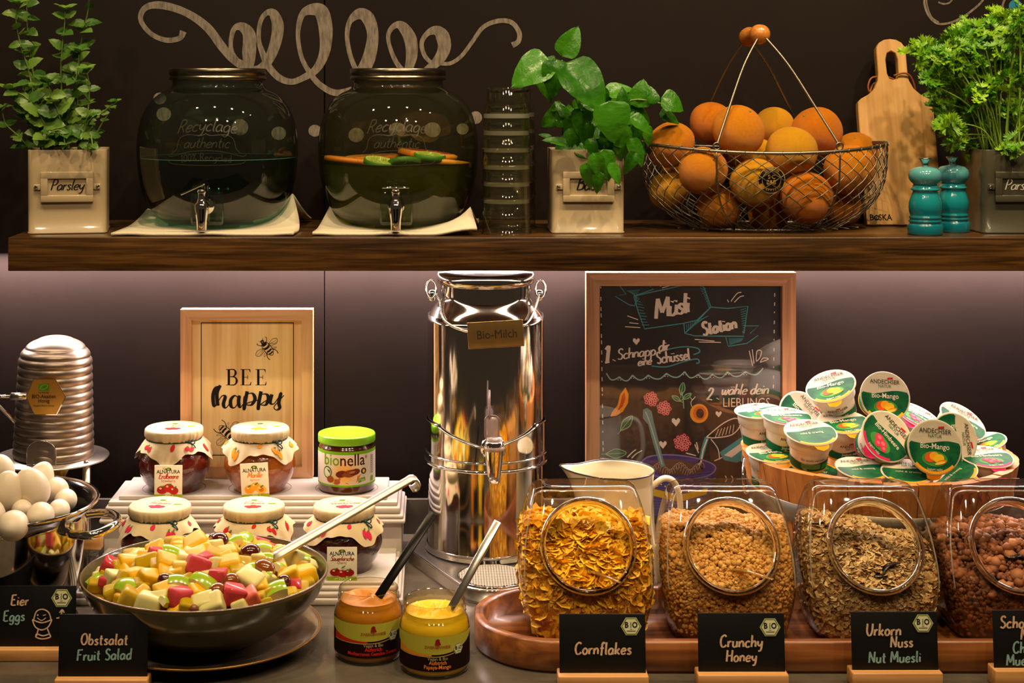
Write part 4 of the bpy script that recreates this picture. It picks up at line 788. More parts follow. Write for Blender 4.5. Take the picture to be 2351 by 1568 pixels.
# ---------------------------------------------------------------- jam jars with cloth caps
PAPER = mat('cap_cloth', '#c6b088', .85, bump=(120, .25)); STRING = mat('dark_string', '#1c2a2c', .8); RED = flat('#b81f22'); PINK = flat('#c8284a'); ORA = flat('#ee8a12'); GRN = flat('#4d7a22'); OLV = flat('#8f9a1e'); TEALS = mat('string_bow', '#22464c', .8)
CARD = mat('card_cream', '#e0d6c0', .6); KRED = flat('#8e1b1b')
def jar_prof(k=1): return [(0, 0), (.038, 0), (.042, .002), (.044, .007), (.052, .018), (.0585, .034), (.0598, .045), (.056, .060), (.048, .072), (.043, .078), (.0425, .09)]
JAMS = {}
def jammat(n, c, c2):
    return mat(n, c, .1, spec=.6, coat=1, var=(30, c2, .35, .65), bump=(110, 1.0), sss=.0)
def jam_jar(label, px, Y, zb, jm, fruit, word, wcol, H=.102, spin=0, seed=0, k=1):
    q = random.Random(seed); t = thing('jam_jar', label, 'jam jar', (X(px, Y), Y, zb), spin, 'jam jars with cloth caps on the riser'); t.scale = (k, k, k)
    MB().lathe(spline(jar_prof(), 3), jm, 48, cap=False).build('glass_body', t)
    c = MB(); n = 120; z1 = H; rings = []
    wr = [q.uniform(-1, 1) for _ in range(n)]
    def ring(r, z, wob, wz=0): rings.append([((r+wob*wr[i]*.0007)*sin(2*pi*i/n), -(r+wob*wr[i]*.0007)*cos(2*pi*i/n), z+wz*wr[(i*7) % n]*.0006) for i in range(n)])
    ring(.0445, H-.018, 2.4); ring(.0478, H-.0125, 2); ring(.0482, H-.006, .8); ring(.0478, H-.0022, .3); ring(.046, H-.0003, 0); ring(.044, H, 0)
    loft(c, rings, PAPER, True, False, True); c = c.build('cloth_cap', t)
    s = MB(); rings = []; ph = q.uniform(0, 6)
    def sk(a, f):                                     # skirt, f 0 at the string, 1 at the hem
        sq = abs(cos(2*(a-ph)))**3; L = .014+.020*sq; fold = sin(9*a+ph)*.5+sin(17*a+2*ph)*.5
        r = .0445+.0175*f**.8*(1+.12*sq)+.0032*fold*f; z = H-.018-L*f**1.2-.0015*fold*f
        return Vector((r*sin(a), -r*cos(a), z))
    rings = [[sk(2*pi*i/n, f) for i in range(n)] for f in (0, .15, .35, .55, .75, .9, 1)]
    loft(s, rings, PAPER, True, False, False)
    for (a, f) in ((-.75, .5), (-.62, .62), (.12, .25), (.55, .55), (.68, .62), (1.3, .5), (-1.4, .5), (2.3, .5), (3.4, .5), (4.4, .5)):
        def sp(u_, v_, l): p = sk(a+u_/.055, min(1, max(0, f-v_/.028))); return p+Vector((sin(a), -cos(a), .3))*(.0006+.0002*l)
        s.disc(0, 0, .0038, .0055, sp, fruit, 1, 12, q.uniform(-.6, .6)); s.disc(.002, .0055, .0022, .0013, sp, GRN, 2, 8, .6)
    s.build('cap_skirt', t)
    MB().tube([(.0452*cos(x), .0452*sin(x), H-.0178+.0006*sin(3*x)) for x in np.linspace(0, 2*pi, 50)[:-1]], .0011, STRING, 6, closed=True).build('string', t)
    b = MB(); a = .75
    for dz, dx in ((.005, .007), (-.004, .008), (-.012, .005), (.002, -.006)):
        p0 = Vector((.046*sin(a), -.046*cos(a), H-.0178)); b.tube(smooth3([p0, p0+Vector((dx, -.006, dz)), p0+Vector((dx*1.2, -.003, dz-.006)), p0+Vector((dx*.2, -.004, -.004))], 5), .0009, TEALS, 5)
    b.ball(p0+Vector((0, -.002, 0)), .0028, TEALS, 8, 6); b.build('string_bow', t)
    l = MB(); mp_ = lambda u_, v_, l_: Vector((u_, v_, H+.0003+.0002*l_))
    l.stroke([(.040*cos(x), .040*sin(x)) for x in np.linspace(0, 2*pi, 50)], .0005, mp_, flat('#a58a5e'), 1, smooth=False); l.disc(-.002, .022, .005, .003, mp_, GRN, 1); l.text('ALNATURA', -.002, .012, .0048, mp_, INK, 1)
    l.hand(word, 0, .000, .0085, mp_, wcol, .1, 1, slant=.3, sp=.04)
    for dx, dy in ((-.008, -.014), (.0, -.012), (.008, -.014), (.004, -.018), (-.004, -.019)): l.disc(dx, dy, .0055, .0045, mp_, fruit, 1, 14)
    l.disc(0, -.008, .006, .0015, mp_, GRN, 2); l.rect(.022, .0, .034, .006, mp_, flat('#6f9a2a')); l.build('cap_print', t)
    return t
JS = jammat('strawberry_jam', '#6b190d', '#3c0a05'); JA = jammat('apricot_jam', '#b4631a', '#8e4410'); JC = jammat('cherry_jam', '#480a0e', '#280508'); JH = jammat('raspberry_jam', '#5a0d16', '#30060a')
jam_jar('strawberry jam jar on the upper tier, in front of the frame left side', 400, 2.520, .1125, JS, RED, 'Erdbeere', RED, seed=1)
jam_jar('apricot jam jar with amber contents on the upper tier', 597, 2.520, .1125, JA, ORA, 'Marille', ORA, seed=5)
jam_jar('raspberry jam jar on the lower tier at the left, behind the fruit bowl', 367, 2.365, .0305, JH, PINK, 'Himbeere', PINK, seed=8, H=.098, spin=-.15)
jam_jar('middle red jam jar on the lower tier, mostly behind fruit salad', 583, 2.365, .0305, JS, RED, 'Erdbeere', RED, seed=12, H=.098)
jam_jar('sour cherry jam jar on the lower tier at the right, under the ladle handle', 790, 2.365, .0305, JC, PINK, 'Sauerkirsche', PINK, seed=3, H=.098, spin=.1)
def fruit_card(label, cx_, top, bot, wpx, Y, word, sub, col, kind, tilt=0):
    zb = Z(bot, Y); w, h = wpx*Y/F, (bot-top)*Y/F; t = thing('flavour_card', label, 'card', (X(cx_, Y), Y, zb)); t.rotation_euler = (-.05, tilt, 0)
    c = MB(); c.box((0, .0006, h/2), (w, .0012, h), CARD, .0003); c.build('card', t)
    m = MB(); mp_ = front_map(0, eps=.00015); m.rect(-w/2, 0, w/2, h*.13, mp_, OLV); m.text('BIO', .002, h*.04, .0075, mp_, flat('#d8dc9a'), 2); m.poly([(-w*.3, h*.05), (-w*.2, h*.09), (-w*.1, h*.1), (-w*.18, h*.05)], mp_, flat('#c0c878'), 2)
    m.disc(0, h*.885, w*.11, h*.045, mp_, flat('#3c5a20')); m.disc(0, h*.885, w*.05, h*.02, mp_, flat('#b7c05a'), 2); m.text('ALNATURA', 0, h*.755, .0066, mp_, INK, 1, .015)
    m.hand(word, 0, h*.60, .0068 if len(word) > 9 else .0085, mp_, col, .12, 1, slant=.3, sp=.03, call=.5); m.text(sub, 0, h*.50, .0046, mp_, col, 1)
    fr = {'s': ((-.22, .26, .19, .15, '#a8201c'), (.02, .32, .19, .16, '#b8261e'), (.2, .24, .17, .14, '#b02420')), 'a': ((-.2, .27, .18, .15, '#e89018'), (.02, .34, .18, .14, '#f0a024'), (.22, .25, .17, .15, '#f3aa35'), (.22, .25, .09, .08, '#c86a10')), 'c': ((-.22, .26, .18, .14, '#8c1414'), (.02, .22, .17, .13, '#a01c18'), (.24, .25, .17, .13, '#921616'))}[kind]
    for i, (a, b, c_, d, cc) in enumerate(fr): m.disc(a*w, b*h, c_*w, d*h*.8, mp_, flat(cc), 2+i, 20); m.disc((a-.05)*w, (b+.05)*h, c_*w*.25, d*h*.2, mp_, flat('#f0b0a0' if kind != 'a' else '#ffd890'), 6, 10)
    for a, b in ((-.2, .36), (.05, .42), (.24, .34)): m.disc(a*w, b*h, w*.08, h*.02, mp_, GRN, 7, 10, .5)
    m.build('print', t)
fruit_card('strawberry flavour card standing before the strawberry jar', 386, 1069, 1145, 64, 2.452, 'Erdbeere', 'Strawberry', RED, 's')
fruit_card('apricot flavour card slightly tilted before the amber jar', 587, 1064, 1145, 64, 2.452, 'Marille', 'Apricot', flat('#e87a10'), 'a', -.06)
fruit_card('cherry flavour card before the sour cherry jar on lower tier', 785, 1257, 1334, 69, 2.300, 'Sauerkirsche', 'Cherry', KRED, 'c')
# chocolate spread jar
t = thing('spread_jar', 'chocolate spread jar with bright green lid on the upper tier', 'spread jar', (X(796, 2.52), 2.52, .1125))
CHOC = mat('chocolate_cream', '#54260f', .15, coat=1); LIME = mat('lime_lid', '#7cc012', .35, coat=.3)
MB().lathe([(0, 0), (.042, 0), (.0455, .002), (.047, .006), (.047, .068), (.045, .074), (.0415, .0775), (.0415, .082)], CHOC, 56, cap=False).build('glass_body', t)
MB().lathe([(.0455, .0795), (.0472, .0798), (.0476, .081), (.0476, .0905), (.0468, .0925), (.044, .0933), (.0432, .0926), (.030, .0926), (.029, .0921), (.0, .0921)], LIME, 64, cap=False).build('lid', t)
l = MB(); cm = cyl_map(.0474, .00018); WHP = flat('#e9dfcf')
for a, b, m_, L in ((.0135, .071, flat('#7ab81a'), 0), (.0165, .066, WHP, 1)): l.rect(-.10, a, .10, b, cm, m_, L, 40)
mg, g_, b_ = base('label_glow'); MATS['label_glow'] = mg; tc = g_.new('ShaderNodeTexCoord'); mpp = g_.new('ShaderNodeMapping'); mpp.inputs['Location'].default_value = (0, 0, -.036*30); mpp.inputs['Scale'].default_value = (34, 10, 30); g_.link(tc.outputs['Object'], mpp.inputs[0])
ln_ = g_.new('ShaderNodeVectorMath', operation='LENGTH'); g_.link(mpp.outputs[0], ln_.inputs[0]); rp = ramp(g_, [(0, '#f09a10'), (.5, '#f3b440'), (1, '#e9dfcf')]); g_.link(ln_.outputs['Value'], rp.inputs[0]); g_.link(rp.outputs[0], b_.inputs[0])
l.rect(-.032, .0165, .034, .066, cm, mg, 2, 20)
l.text('bio', -.0375, .0485, .0215, cm, flat('#6ea512'), 3, .008, 'L'); w1 = text2d('bio', .008)[2]*.0215; l.text('nella', -.0375+w1+.0015, .0485, .0215, cm, flat('#3b140a'), 3, .008, 'L'); l.text('®', .037, .058, .006, cm, INK, 3)
BR1, BR2 = flat('#6b2f16'), flat('#8e4a28')
l.disc(-.031, .0365, .0085, .0098, cm, flat('#1f6a34'), 4); l.disc(-.031, .0365, .0068, .008, cm, flat('#d9e8b0'), 5); l.poly([(-.036, .041), (-.031, .040), (-.0265, .034), (-.029, .031), (-.034, .036)], cm, flat('#f4f0e4'), 6); l.poly([(-.032, .0415), (-.0265, .040), (-.0255, .035), (-.029, .039)], cm, INK, 7)
l.poly([(-.012, .022), (-.010, .030), (.022, .032), (.020, .021), (.004, .019)], cm, flat('#d4722e'), 4); l.poly([(.020, .022), (.022, .031), (.033, .038), (.036, .034)], cm, flat('#e08a4a'), 4)
for a, b, c_, d, m_ in ((-.006, .035, .0095, .0055, BR1), (.008, .036, .011, .006, BR2), (.016, .038, .009, .005, BR1), (.001, .034, .006, .003, BR2), (.012, .038, .005, .002, flat('#b4744e'))): l.disc(a, b, c_, d, cm, m_, 5, 20, .2); 
for a, b, c_, d, m_ in ((-.025, .0255, .0065, .0055, flat('#a0522c')), (-.014, .022, .006, .0045, flat('#b4603a')), (-.0195, .0245, .002, .006, flat('#c4d030'))): l.disc(a, b, c_, d, cm, m_, 6, 16)
l.disc(.0315, .0385, .0065, .0065, cm, flat('#e8e0c8'), 6); l.disc(.0315, .0385, .005, .005, cm, INK, 7); l.disc(.0315, .0385, .0028, .0035, cm, flat('#f0c020'), 8, 5)
l.poly([(.022, .0195), (.022, .0265), (.034, .0285), (.036, .0225)], cm, flat('#6fa81c'), 6); l.text('Vegan', .0285, .0228, .0045, cm, WHP, 7)
for i in range(10): l.rect(.048, .032+i*.0031, .0555, .0334+i*.0031, cm, flat('#9a8c7c'), 3)
l.rect(.048, .019, .0555, .027, cm, flat('#7aa81c'), 3); l.build('paper_label', t)
# little wooden holder behind the egg pot
t = thing('card_holder', 'small bare wooden card holder on clear foot, left end of riser', 'card holder', (X(210, 2.42), 2.42, .0305))
MB().box((0, 0, .0225), (.034, .02, .021), wood('beech', '#d09a5c', '#c18848', '#a8713a', 0, 20, .5, 120), .0015).build('block', t); MB().lathe([(0, 0), (.011, 0), (.011, .012), (0, .012)], TG, 20, cap=False).build('clear_foot', t)

# ================================================================ steel milk dispenser
mx, my = X(1115, 2.5), 2.5
t = thing('milk_dispenser', 'tall polished steel milk churn dispenser with tap and hanging plate', 'milk dispenser', (mx, my, 0))
zz = lambda py, Y=2.5: Z(py, Y)
MB().lathe(spline([(.0, .03), (.0945, .03), (.0955, .033), (.0955, .16), (.0955, .28), (.0955, .395), (.0950, .402)], 2)+spline([(.0945, .4035), (.088, .414), (.079, .426), (.0755, .434), (.0752, .445), (.0752, .458)], 4), STEEL, 96, cap=False).build('churn_body', t)
MB().lathe([(.0752, .455), (.0795, .458), (.081, .463), (.0805, .470), (.078, .474), (.06, .475), (.0, .476)], STEEL, 72, cap=False).build('neck_lid', t)
col = MB(); n = 96; top = []; bot = []
for i in range(n):
    a = 2*pi*i/n; f = max(0, cos(a)); dip = .030*(max(0, 1-abs((a+pi) % (2*pi)-pi)/.95))**.8; top.append((.0985*sin(a), -.0985*cos(a), .234-dip)); bot.append((.0985*sin(a), -.0985*cos(a), .168))
loft(col, [bot, top], STEEL, True, False, False); col.tube(top, .0016, CHROME, 6, closed=True); col.build('collar_sheet', t)
for z_, r_ in ((.168, .0028), (.182, .0018)): MB().tube([(.0995*sin(q), -.0995*cos(q), z_) for q in np.linspace(0, 2*pi, 80)[:-1]], r_, CHROME, 8, closed=True).build('steel_band', t)
MB().tube([(.0965*sin(q), -.0965*cos(q), .0315) for q in np.linspace(0, 2*pi, 80)[:-1]], .0016, CHROME, 8, closed=True).build('steel_band', t)
# platform with drip grid
dx, dy_ = X(1132, 2.345)-mx, 2.345-my
pts = [(.125*cos(q)*1.0, .01+.118*sin(q)) for q in np.linspace(-.35, pi+.35, 26)]+[(dx+.062*cos(q), dy_+.062*sin(q)) for q in np.linspace(pi+.55, 2*pi-.55, 20)]
def scaled(k, z): cx_, cy_ = 0, -.04; return [(cx_+(x-cx_)*k, cy_+(y-cy_)*k, z) for x, y in pts]
pl = MB(); loft(pl, [scaled(1.03, 0), scaled(1.03, .004), scaled(1.0, .006), scaled(1.0, .018), scaled(.985, .0205), scaled(.95, .021)], BRUSHED, True, True, True); pl = pl.build('base_platform', t)
MB().tube(scaled(1.0, .0195), .0016, CHROME, 6, closed=True).build('platform_edge', pl)
GRD = mat('grid_steel', '#d4cbc2', .45, .5); gr = MB(); gr.lathe([(.0, .0212), (.053, .0212), (.0535, .0232), (.055, .0238), (.0565, .0232), (.057, .0212)], CHROME, 48, M=Matrix.Translation((dx, dy_, 0)), cap=False)
gr.disc(0, 0, .053, .053, lambda u_, v_, l_: Vector((dx+u_, dy_+v_, .0216)), mat('drip_dark', '#2a211c', .5), 1)
for i in range(-12, 13):
    x = i*.0042; L = sqrt(.052**2-x*x) if abs(x) < .052 else 0
    if L: gr.box((dx+x, dy_, .0235), (.0020, 2*L, .0012), GRD); 
for i in range(-12, 13):
    x = i*.0042; L = sqrt(.052**2-x*x) if abs(x) < .052 else 0
    if L: gr.box((dx, dy_+x, .0240), (2*L, .0014, .001), GRD)
gr.build('drip_grid', t)
# tap
CLEAR = thin_glass('clear_plastic', '#efe2e2', '#b9a8ac', 1.5, 1.6, .1, body=.45, bodycol='#c9b6ba')
tp = MB(); Mt = Matrix.Translation((X(1135, 2.36)-mx, -.130, 0))
tp.lathe([(.004, zz(1112, 2.36)), (.0085, zz(1111, 2.36)), (.0105, zz(1095, 2.36)), (.0135, zz(1060, 2.36)), (.0150, zz(1030, 2.36)), (.0152, zz(1018, 2.36)), (.012, zz(1014, 2.36)), (.0, zz(1013, 2.36))], CHROME, 24, M=Mt)
tp.tube([(X(1135, 2.36)-mx, -.09, .207), (X(1135, 2.36)-mx, -.13, .207)], .0105, CHROME, 20); tp.lathe([(.0, -.002), (.020, -.002), (.020, .003), (.014, .006), (0, .006)], CHROME, 28, M=Matrix.Translation((X(1132, 2.4)-mx, -.0985, .207)) @ Matrix.Rotation(pi/2, 4, 'X'))
tp = tp.build('tap', t)
lv = MB(); tx = X(1130, 2.36)-mx
lv.lathe([(.0125, .2085), (.0165, .213), (.0165, .217), (.013, .2195), (.0135, .226), (.0125, .232), (.0, .234)], CLEAR, 20, M=Mt); lv.box((tx, -.130, .246), (.024, .010, .040), CLEAR, .0085, seg=4); lv.build('clear_plastic_knob', tp)
MB().tube([(tx-.004, -.131, .262), (tx-.0045, -.132, .285), (tx-.004, -.133, .306)], [.005, .0045, .003], CLEAR, 10, flatten=.5).build('lever', tp)
# rings, rope and plate
for s_, px in ((-1, 990), (1, 1240)):
    cx_ = X(px, 2.5)-mx; MB().tube([(cx_+.008*cos(q), -.012+.004*sin(q), .447+.014*sin(q)) for q in np.linspace(0, 2*pi, 25)[:-1]], .0019, CHROME, 8, closed=True).build('ring', t)
    MB().box((s_*.088, -.004, .436), (.012, .018, .018), STEEL, .004).build('ear', t)
def rope(p, q, sag):
    a, b = Vector(p), Vector(q); L = []; n = 44
    for i in range(n+1): f = i/n; c = a.lerp(b, f)+Vector((0, -.006*sin(pi*f), -sag*sin(pi*f))); rr = sqrt(c.x**2+c.y**2); rc = (.0958 if c.z < .404 else max(.0755, .0958-(c.z-.404)*.72))+.0035; c.x, c.y = (c.x*max(1, rc/rr), c.y*max(1, rc/rr)); L.append(c)
    mb = MB(); mb.tube(L, .0016, CHROME, 6)
    for i in range(n): 
        u_ = L[i+1]-L[i]; mb.ball(L[i]+u_*.5, .0024, CHROME, 6, 4)
    mb.build('bead_chain', t)
rope((X(1002, 2.48)-mx, -.02, .440), (X(1078, 2.39)-mx, -.108, zz(762, 2.39)), .016); rope((X(1238, 2.48)-mx, -.02, .440), (X(1203, 2.39)-mx, -.108, zz(748, 2.39)), .010)
pm_ = Matrix.Translation((X(1138, 2.385)-mx, -.1135, zz(768, 2.385))) @ Matrix.Rotation(-.06, 4, 'Y')
pl = MB(); pl.box((0, 0, 0), (.088, .0016, .042), mat('warm_chrome', '#cfa768', .25, .75), .0007, M=pm_); PLM = lambda u_, v_, l_: pm_ @ Vector((u_, -.0009-.0002*l_, v_))
pl.text('Bio-Milch', .002, -.006, .0155, PLM, mat('etched_text', '#3b3226', .5), 1); pl.stroke([(-.043, .02), (.043, .02), (.043, -.02), (-.043, -.02), (-.043, .02)], .0007, PLM, CHROME, 1, smooth=False); pl.build('name_plate', t)

# ================================================================ muesli poster
YP = 2.615
ps = thing('framed_poster', 'oak framed black chalk style poster reading Müsli Station', 'poster', (X(1585, YP), YP+.012, 0))
Wp, Hp = 483*2.6/F, Z(627, 2.6)
picture_frame(ps, Wp, Hp, 31*2.6/F, .020, 0, (wood('poster_oak', '#b98a66', '#a27452', '#845838', 2, 18, .5, 120), wood('poster_oak_across', '#b98a66', '#a27452', '#845838', 0, 18, .5, 120)), None)
ps_b = MB(); BB = mat('poster_black', '#262226', .4, spec=.4, var=(8, '#2f2a2e', .4, .6)); ps_b.box((0, -.003, Hp/2), (Wp-.03, .004, Hp-.03), BB)
og = ps.location; YQ = YP+.012-.0052
mq = lambda u_, v_, l_: at(u_, v_, YQ)-og+Vector((0, -.00016*l_, 0))
WC = flat('#e9dcd4'); TQ = flat('#4f9fae'); PQ = flat('#4a3f86'); 
def L(pts, w_, m_=WC, layer=2, **k): ps_b.stroke(pts, w_, mq, m_, layer, **k)
def D(a, b, c_, d, m_, layer=2, rot=0, n=24): ps_b.disc(a, b, c_, d, mq, m_ if not isinstance(m_, str) else flat(m_), layer, n, rot)
neg = lambda u_, v_, l_: mq(u_, -v_, l_)
def HT(txt, x, y, size, m_=WC, pen=.1, rot=0, slant=.2, call=.8, sp=.02, sx=1): ps_b.hand(txt, x, -y, size, neg, m_, pen, 3, 'C', slant, call, rot, sp, 0, 5, sx=sx)
# banners
for q in ([(1455,680),(1490,672),(1610,646),(1618,665),(1632,705)],[(1632,705),(1600,735),(1570,742),(1480,755),(1465,715),(1455,680)],[(1455,680),(1500,664),(1490,655),(1425,655)],[(1422,655),(1437,675),(1412,680),(1445,700),(1458,702)],[(1632,705),(1670,708),(1717,703),(1708,765)],[(1570,742),(1572,765),(1595,771),(1708,772),(1705,760)],[(1708,748),(1742,748),(1722,765),(1740,770),(1715,788),(1672,795),(1666,774)],[(1632,705),(1590,748),(1572,765)]):
    L(q, 2.2, TQ, smooth=False)
for i in range(9): L([(1440+i*3.5, 668+i*2), (1468-i*1.5, 666+i*4.5)], 1.3, TQ); L([(1460+i*1.6, 690+i*7), (1472+i*1.8+(i % 3)*2, 694+i*6.5)], 1.4, TQ); L([(1604+i*3, 655+i*6), (1620+i*1, 662+i*6)], 1.3, TQ)
for i in range(11): L([(1576+i*5, 745-i*2), (1578+i*3.5, 762-i*3)], 1.3, TQ); L([(1700+i*.6, 712+i*5), (1713-i*.3, 708+i*5.5)], 1.3, TQ); L([(1674+i*3.2, 776), (1676+i*2.4, 792-i*.8)], 1.3, TQ)
HT('Müsli', 1543, 724, 44, pen=.13, rot=.2, sp=-.02, slant=.25, sx=.95); HT('Station', 1652, 762, 30, pen=.16, rot=.21, sp=.06, slant=.12, sx=.85)
for q in ([(1515,657),(1560,645)],[(1520,661),(1582,643)],[(1595,779),(1640,783)],[(1604,785),(1655,786)],[(1440,725),(1465,734)],[(1445,741),(1466,743)],[(1435,750),(1470,752)],[(1670,688),(1673,694)],[(1678,692),(1692,674),(1702,671)],[(1686,694),(1698,682),(1708,679)],[(1720,805),(1728,840)],[(1727,802),(1731,835)],[(1736,828),(1738,806),(1748,806),(1744,822),(1736,830)],[(1745,832),(1752,822),(1764,824),(1745,832)]): L(q, 2)
def heart(x, y, s_): ps_b.poly([(x, y+s_), (x-s_*.9, y), (x-s_*.85, y-s_*.6), (x-s_*.4, y-s_*.75), (x, y-s_*.3), (x+s_*.45, y-s_*.8), (x+s_*.85, y-s_*.5), (x+s_*.8, y)], mq, WC, 2)
for a, b, c_ in ((1461, 783, 9), (1552, 968, 11), (1650, 950, 8), (1522, 1020, 10)): heart(a, b, c_)
HT('1', 1393, 832, 36, pen=.16, rot=.1); HT('.', 1410, 828, 30, pen=.2); HT('Schnapp', 1461, 820, 24, pen=.11, rot=.13, sp=.06); HT('dir', 1524, 805, 24, pen=.13, rot=.13); HT('eine', 1480, 838, 20, pen=.14, rot=.13)
HT('Schüssel', 1546, 830, 26, pen=.12, rot=.13, slant=.03, call=.8, sp=.06, sx=.8)
L([(1493,818),(1530,803),(1570,796),(1600,799),(1606,808),(1592,814)], 2.6, TQ); L([(1496,840),(1530,842),(1570,830),(1600,824),(1605,832),(1598,834)], 2.8, TQ)
xs = [1392,1422,1452,1488,1530,1572,1603,1635,1670,1711,1752]; ys = [860,868,864,864,860,856,862,862,856,856,848]
for i in range(10): x0, x1, y0, y1 = xs[i], xs[i+1], ys[i], ys[i+1]; L([(x0, y0-3), ((x0*2+x1)/3, (y0+y1)/2+7), ((x0+2*x1)/3, (y0+y1)/2+7), (x1, y1-3)], 2.8, flat('#9fd0d0'))
for i in range(1, 10):
    for a, b in ((-3, 4), (3, 4), (0, 0)): D(xs[i]+a, ys[i]+b, 1.3, 1.3, WC, 2, 0, 8)
for x in (1380, 1384):
    pass
for k in range(22): y = 658+k*20.5+(k % 3)*3; x = 1379+k*.3; L([(x, y), (x+.4, y+(9 if k % 4 else 4))], 2.2)
for k in range(12): y = 652+k*21; x = 1779-k*.3; L([(x, y), (x-.3, y+(8 if k % 3 else 4))], 2.2)
HT('2', 1628, 918, 27, pen=.12); HT('.', 1648, 916, 26, pen=.2); HT('wähle dein', 1709, 905, 24, pen=.11, rot=.02, sp=.05, slant=.3)
ps_b.text('LIEBLINGS', 1714, -934, 24, neg, WC, 3, .0, sx=.92)
# peach slice, raspberries, leaves, apricot
ps_b.poly([(1436,889),(1443,905),(1442,925),(1430,945),(1415,955),(1401,956),(1405,946),(1418,930),(1424,905)], mq, flat('#e9962c'), 2); ps_b.poly([(1434,900),(1436,915),(1430,932),(1417,945),(1424,928),(1428,908)], mq, flat('#c0401c'), 3)
for cx_, cy_, r_ in ((1495, 916, 17), (1525, 937, 17), (1567, 1016, 21)):
    D(cx_, cy_, r_*.95, r_, '#7d2230')
    for k in range(26):
        a = k*2.4; q = sqrt(k/26)*r_*.88; L([(cx_+q*cos(a)+3*cos(s_), cy_+q*sin(a)+3*sin(s_)) for s_ in np.linspace(0, 6.3, 7)], 1.9, flat('#ee909a'), 3, smooth=False)
LG, LG2 = flat('#8fbf98'), flat('#3a5f48')
for x, y, a, s_ in ((1566, 893, -1.4, 30), (1553, 915, -2.6, 24), (1577, 910, -.6, 24), (1438, 972, -.9, 44), (1414, 1041, -.05, 48)):
    dx_, dy2 = cos(a), sin(a); nx, ny = -dy2, dx_
    ps_b.poly([(x-dx_*s_/2, y-dy2*s_/2), (x+nx*s_*.22, y+ny*s_*.22), (x+dx_*s_/2, y+dy2*s_/2), (x-nx*s_*.22, y-ny*s_*.22)], mq, LG2, 2); L([(x-dx_*s_/2, y-dy2*s_/2), (x+nx*s_*.22, y+ny*s_*.22), (x+dx_*s_/2, y+dy2*s_/2), (x-nx*s_*.22, y-ny*s_*.22), (x-dx_*s_/2, y-dy2*s_/2)], 1.8, LG, 3); L([(x-dx_*s_*.7, y-dy2*s_*.7), (x+dx_*s_*.4, y+dy2*s_*.4)], 1.3, LG, 3)
L([(1570,938),(1568,915),(1566,900)], 2, LG)
D(1605, 949, 21, 22, '#f0a030', 2); D(1606, 948, 15, 16, '#d8702a', 3); D(1607, 949, 9, 11, '#4a2c1c', 4); L([(1592,940),(1586,925),(1592,915)], 1.6); L([(1585,912),(1590,918),(1596,910)], 1.3)
# jug and milk, spoon, bowl
L([(1622,1003),(1660,972),(1690,960),(1700,975),(1680,998),(1640,1005),(1622,1003)], 2.4); L([(1632,1008),(1648,1030),(1652,1055)], 2.2); L([(1698,975),(1705,1010),(1703,1060)], 2.2)
for k in range(6): L([(1650+k*7, 985-k*2), (1642+k*8, 1004-k*2)], 1.4)
ps_b.poly([(1652,1038),(1700,1005),(1712,1000),(1712,1055),(1690,1062),(1662,1056)], mq, TQ, 2); ps_b.poly([(1662,1045),(1700,1018),(1708,1016),(1706,1030),(1680,1050)], mq, WC, 3)
ps_b.poly([(1618,1003),(1628,1004),(1620,1030),(1612,1060),(1614,1078),(1592,1078),(1604,1060),(1610,1030)], mq, TQ, 2); ps_b.poly([(1622,1008),(1625,1008),(1615,1035),(1611,1062),(1606,1072),(1598,1073),(1608,1058),(1613,1032)], mq, WC, 3)
for q in ([(1595,1020),(1604,1040)],[(1599,1015),(1603,1032)],[(1575,1040),(1598,1046)],[(1440,1050),(1452,1038),(1460,1032)],[(1450,1052),(1460,1042),(1474,1034)],[(1378,1052),(1460,1061)],[(1640,1058),(1658,1050)],[(1665,1092),(1668,1100),(1665,1107)],[(1679,1092),(1683,1100),(1679,1108)]): L(q, 2.4)
ps_b.poly([(1468,1065),(1490,1048),(1540,1044),(1600,1052),(1642,1070),(1640,1095),(1632,1130),(1610,1150),(1560,1165),(1500,1185),(1480,1140)], mq, PQ, 2)
for k in range(14): L([(1474+k*.5, 1075+k*7), (1550, 1090+k*6), (1636-k*1.6, 1082+k*6)], 1.2, flat('#6a60a8'), 3)
L([(1468,1065),(1490,1048),(1540,1044),(1600,1052),(1642,1070),(1625,1092),(1560,1100),(1490,1088),(1468,1065)], 3, flat('#8880c0'), 4)
ps_b.poly([(1492,1070),(1515,1052),(1560,1055),(1605,1068),(1615,1084),(1570,1092),(1520,1088)], mq, flat('#5c4a44'), 5)
for k in range(22): x = 1500+k*5.2; y = 1078-8*sin(k*.7); L([(x-6, y+6), (x-2, y-6), (x+5, y-8), (x+8, y+2)], 1.3, flat('#a8958c'), 6)
ps_b.poly([(1476,940),(1486,936),(1496,944),(1500,965),(1510,1005),(1526,1068),(1517,1074),(1500,1020),(1488,975),(1476,960)], mq, flat('#70949c'), 7); L([(1482,945),(1490,965),(1504,1010),(1520,1066)], 2, flat('#b8d0d4'), 8)
ps_b.poly([(1500,1122),(1560,1136),(1625,1120),(1622,1134),(1560,1152),(1500,1138)], mq, flat('#d8b418'), 4)
for k in range(14): D(1500+k*9, 1112+(k % 2)*4, 1.6, 1.6, WC, 5, 0, 8)
ps_b.build('printed_sheet', ps)
MB().box((0, -.0115, Hp/2), (Wp-.034, .0012, Hp-.034), thin_glass('poster_pane', '#ffffff', '#e8e8e8', 2, 1.35, .04)).build('acrylic_pane', ps)

